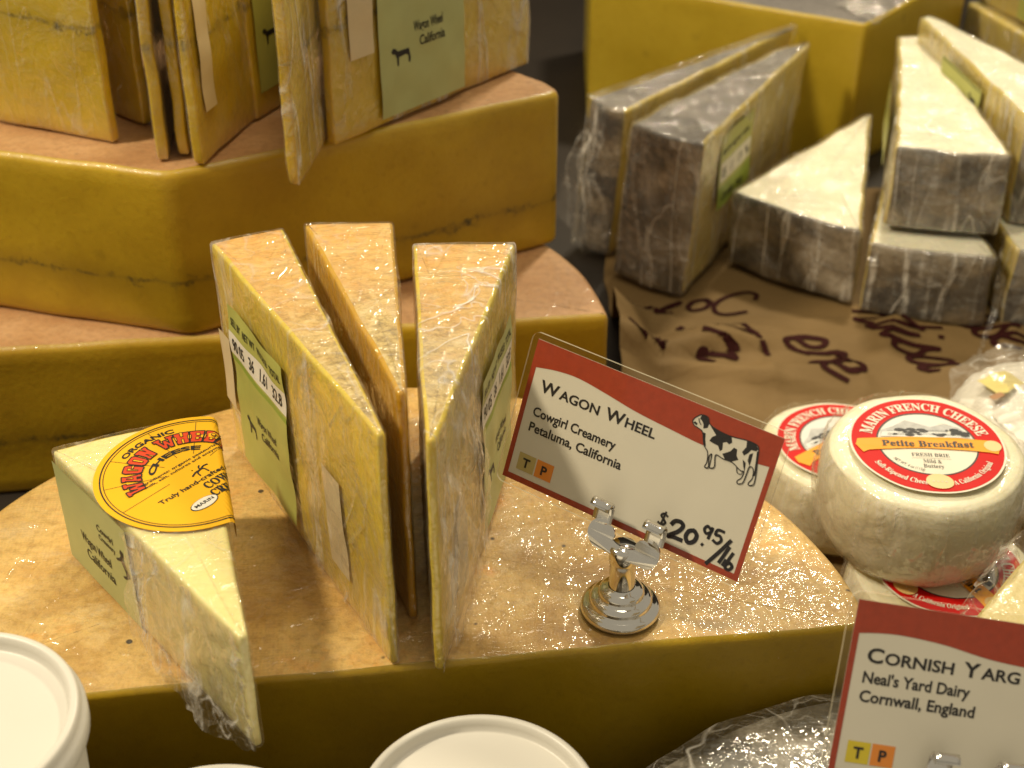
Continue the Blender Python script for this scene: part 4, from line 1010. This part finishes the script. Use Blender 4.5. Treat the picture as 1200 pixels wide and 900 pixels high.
    if cow:
        body = [(15.88, 21.52), (17.45, 22.9), (19.69, 22.84), (20.96, 20.94), (24.57, 20.01), (29.0, 19.86), (33.98, 20.61), (37.46, 20.54), (38.71, 19.32), (39.5, 15.29), (40.2, 12.07), (40.69, 7.88), (39.51, 6.83), (38.92, 7.33), (39.69, 9.65), (39.0, 12.44), (37.61, 12.72), (37.4, 9.99), (37.13, 6.78), (35.7, 5.8), (35.22, 6.62), (36.25, 8.17), (36.39, 10.44), (35.11, 10.34), (31.8, 11.8), (28.52, 11.74), (25.81, 11.93), (26.6, 8.04), (25.36, 7.06), (24.99, 7.8), (24.58, 11.63), (23.85, 10.43), (24.71, 7.01), (23.47, 6.7), (23.75, 8.61), (22.96, 11.83), (21.03, 13.69), (19.4, 17.44), (17.59, 18.24), (16.15, 18.54), (15.19, 19.47), (15.28, 20.61)]
        sp_ = [[(21.34, 20.44), (24.57, 20.01), (29.0, 19.86), (29.81, 18.01), (29.03, 17.03), (28.01, 17.48), (26.91, 16.8), (27.4, 14.58), (26.8, 13.67), (25.66, 15.18), (23.85, 15.31), (22.43, 15.6), (22.84, 17.1), (24.02, 18.25)],
               [(27.83, 13.22), (30.1, 15.05), (30.89, 16.7), (32.03, 16.52), (32.46, 14.51), (33.48, 13.39), (31.35, 11.83), (29.17, 11.79)],
               [(34.23, 20.5), (37.46, 20.54), (38.64, 19.29), (38.14, 18.43), (36.5, 18.17), (35.85, 16.81), (34.77, 15.48), (33.82, 16.39), (34.66, 18.5)],
               [(36.36, 16.59), (37.38, 17.45), (37.56, 14.9), (37.55, 12.92), (36.41, 14.41)],
               [(17.48, 22.82), (19.43, 22.96), (20.7, 21.06), (20.54, 19.45), (19.23, 18.7), (18.9, 20.1), (18.1, 21.0), (17.25, 21.41)],
               [(19.6, 17.52), (20.51, 17.46), (20.9, 15.67), (21.9, 13.24), (21.15, 13.74)], [(34.76, 14.15), (36.09, 13.4), (36.58, 10.52), (35.7, 11.91)],
               [(15.45, 19.36), (16.75, 18.78), (16.96, 19.53), (15.92, 19.99)], [(38.4, 18.5), (39.0, 15.2), (39.6, 11.9), (39.3, 10.2), (40.1, 10.4), (40.1, 12.6), (39.5, 15.6), (38.9, 18.6)]]
        k = Deco(); k.poly(body, M['card'], .00026)
        for i, p in enumerate(sp_): k.poly(p, M['ink'], .00031 + i * 4e-6)
        k.stroke(body + [body[0]], .34, M['ink'], .00037)
        k.stroke([(33.6, 11.0), (34.4, 9.2), (35.8, 9.3), (36.1, 10.4)], .25, M['ink'], .00037)
        k.stroke([(16.9, 21.3), (17.4, 20.3), (18.2, 19.6)], .3, M['ink'], .00037)
        k.build('cow_drawing', cb, bend)
    slab_mesh('laminate_sleeve', rrect(-A - 2.3, A + 2.3, -B - 2.2, B + 2.4, 3.0), -.0004, .0006, M['lam'], t)
    return t
C1, M1 = (.03966, -.01789, .14507), ((0.84527, 0.24117, -0.47681), (-0.52731, 0.23226, -0.81731), (-0.08637, 0.94228, 0.3235))
price_card('laminated price card reading Wagon Wheel, with cow drawing and handwritten price', C1, M1, ('WAGON', 'WHEEL'), ('Cowgirl Creamery', 'Petaluma, California'), (44.3, 32.4, 36.3), ('tile_t', 'tile_p'),
           [(-44.0, 16.0), (-36, 17.6), (-27.8, 18.15), (-16.85, 16.89), (-4.75, 15.08), (9.12, 14.0), (20.46, 13.33), (33, 13.8), (44.0, 15.2)], 8.65, (-.55, -6.3), True, True, .987)
C2, M2 = (.13506, -.1044, .12114), ((0.98645, 0.16025, 0.03518), (-0.04517, 0.4714, -0.88076), (-0.15772, 0.86724, 0.47225))
price_card('laminated price card reading Cornish Yarg in the lower right corner', C2, M2, ('CORNISH', 'YARG'), ("Neal's Yard Dairy", 'Cornwall, England'), (44.6, 31.4, 33.8), ('tile_y', 'tile_p'),
           [(-44.0, 16.2), (-38, 17.0), (-31.2, 17.3), (-18.9, 16.45), (-6.2, 14.4), (4.97, 13.5), (20, 13.0), (44.0, 15.2)], 8.4, (2.3, -3.2))

def holder(label, base, cardM, up0, stem):
    """chrome stand: stepped round foot, stem, two round-shouldered prongs curled forward over the card"""
    t = thing('card_holder', label, 'card holder', base, 'chrome card holders')
    pf = [(0, 0), (.0125, 0), (.0131, .0006), (.0134, .0017), (.0130, .0029), (.0120, .0037), (.0106, .0040), (.0104, .0044), (.0104, .0052), (.0100, .0063), (.0090, .0070), (.0078, .0072), (.0076, .0076), (.0076, .0084), (.0071, .0095), (.0060, .0102), (.0050, .0105), (.0045, .0110)]
    V, F = lathe(pf, 72); mesh_obj('foot', V, F, M['chrome'], t)
    V, F = lathe([(.0045, .0105), (.0043, .0112), (.0043, stem - .007), (.0047, stem - .0062), (.0047, stem - .001), (.0042, stem), (0, stem)], 40); mesh_obj('stem', V, F, M['chrome'], t)
    ex, ey, n = (Vector(c) for c in zip(*cardM)); L = Vector(base)
    og = Vector(base) + Vector((0, 0, stem - .0008)) + Vector((0, -.0012, 0)); ex = ex * 1.18; ey = ey * 1.3
    for s in (-1, 1):
        # flat shoulder
        P = [(.0008, -.0022), (.0040, -.0020)] + [(.0068 + .0042 * math.cos(math.radians(a)), .0022 + .0042 * math.sin(math.radians(a))) for a in range(-108, 80, 11)] + [(.0066, .0066), (.0064, .0052)] + [(.0056 + .0024 * math.cos(math.radians(a)), .0028 + .0022 * math.sin(math.radians(a))) for a in range(50, 211, 20)] + [(.0022, .0012), (.0008, .0010)]
        P = [(s * x, y) for x, y in P]
        if s < 0: P = P[::-1]
        m = len(P); V = [og + ex * x + ey * y + n * (.0004 + .10 * x * s + 18 * (x * s - .0068) ** 2 + 14 * (y - .002) ** 2) - L for x, y in P] + [og + ex * x + ey * y + n * (.0011 + .10 * x * s + 18 * (x * s - .0068) ** 2 + 14 * (y - .002) ** 2) - L for x, y in P]
        tri = tessellate_polygon([[Vector((x, y, 0)) for x, y in P]])
        F = [tuple(q) for q in tri] + [tuple(m + i for i in q) for q in tri] + [(i, (i + 1) % m, m + (i + 1) % m, m + i) for i in range(m)]
        sh = mesh_obj('clip_prong', V, F, M['chrome'], t, False)
        # curled tab
        path = [(.0052, .0012), (.0072, .0013), (.0092, .0016), (.0106, .0024), (.0116, .0038), (.0119, .0054), (.0114, .0066), (.0104, .0072)]
        V = []; F = []; w = .0029
        for j, (y, o) in enumerate(path):
            for x in (-w, -w * .5, 0, w * .5, w): V.append(og + ex * (s * .0080 + x) + ey * y + n * (o + .0004) - L)
        m = len(path)
        for j in range(m - 1):
            for i in range(4): a = j * 5 + i; F.append((a, a + 1, a + 6, a + 5))
        nv = len(V)
        for j, (y, o) in enumerate(path):
            for x in (-w, -w * .5, 0, w * .5, w):
                dn = n * .0005 if j < 4 else -ey * .0005
                V.append(og + ex * (s * .0080 + x) + ey * y + n * (o + .0004) - L + dn)
        for f in list(F): F.append(tuple(nv + i for i in reversed(f)))
        for j in range(m - 1):
            F.append((j * 5, j * 5 + 5, nv + j * 5 + 5, nv + j * 5)); F.append((j * 5 + 4, nv + j * 5 + 4, nv + j * 5 + 9, j * 5 + 9))
        mesh_obj('curled_tab', V, F, M['chrome'], sh, True)
    return t
holder('chrome card holder standing on the front wheel holding the tilted card', (.0362, -.0288, .0905), M1, None, .0275)
holder('chrome card holder behind the bottom edge of the lower right card', (.1255, -.1175, .0690), M2, None, .0310)
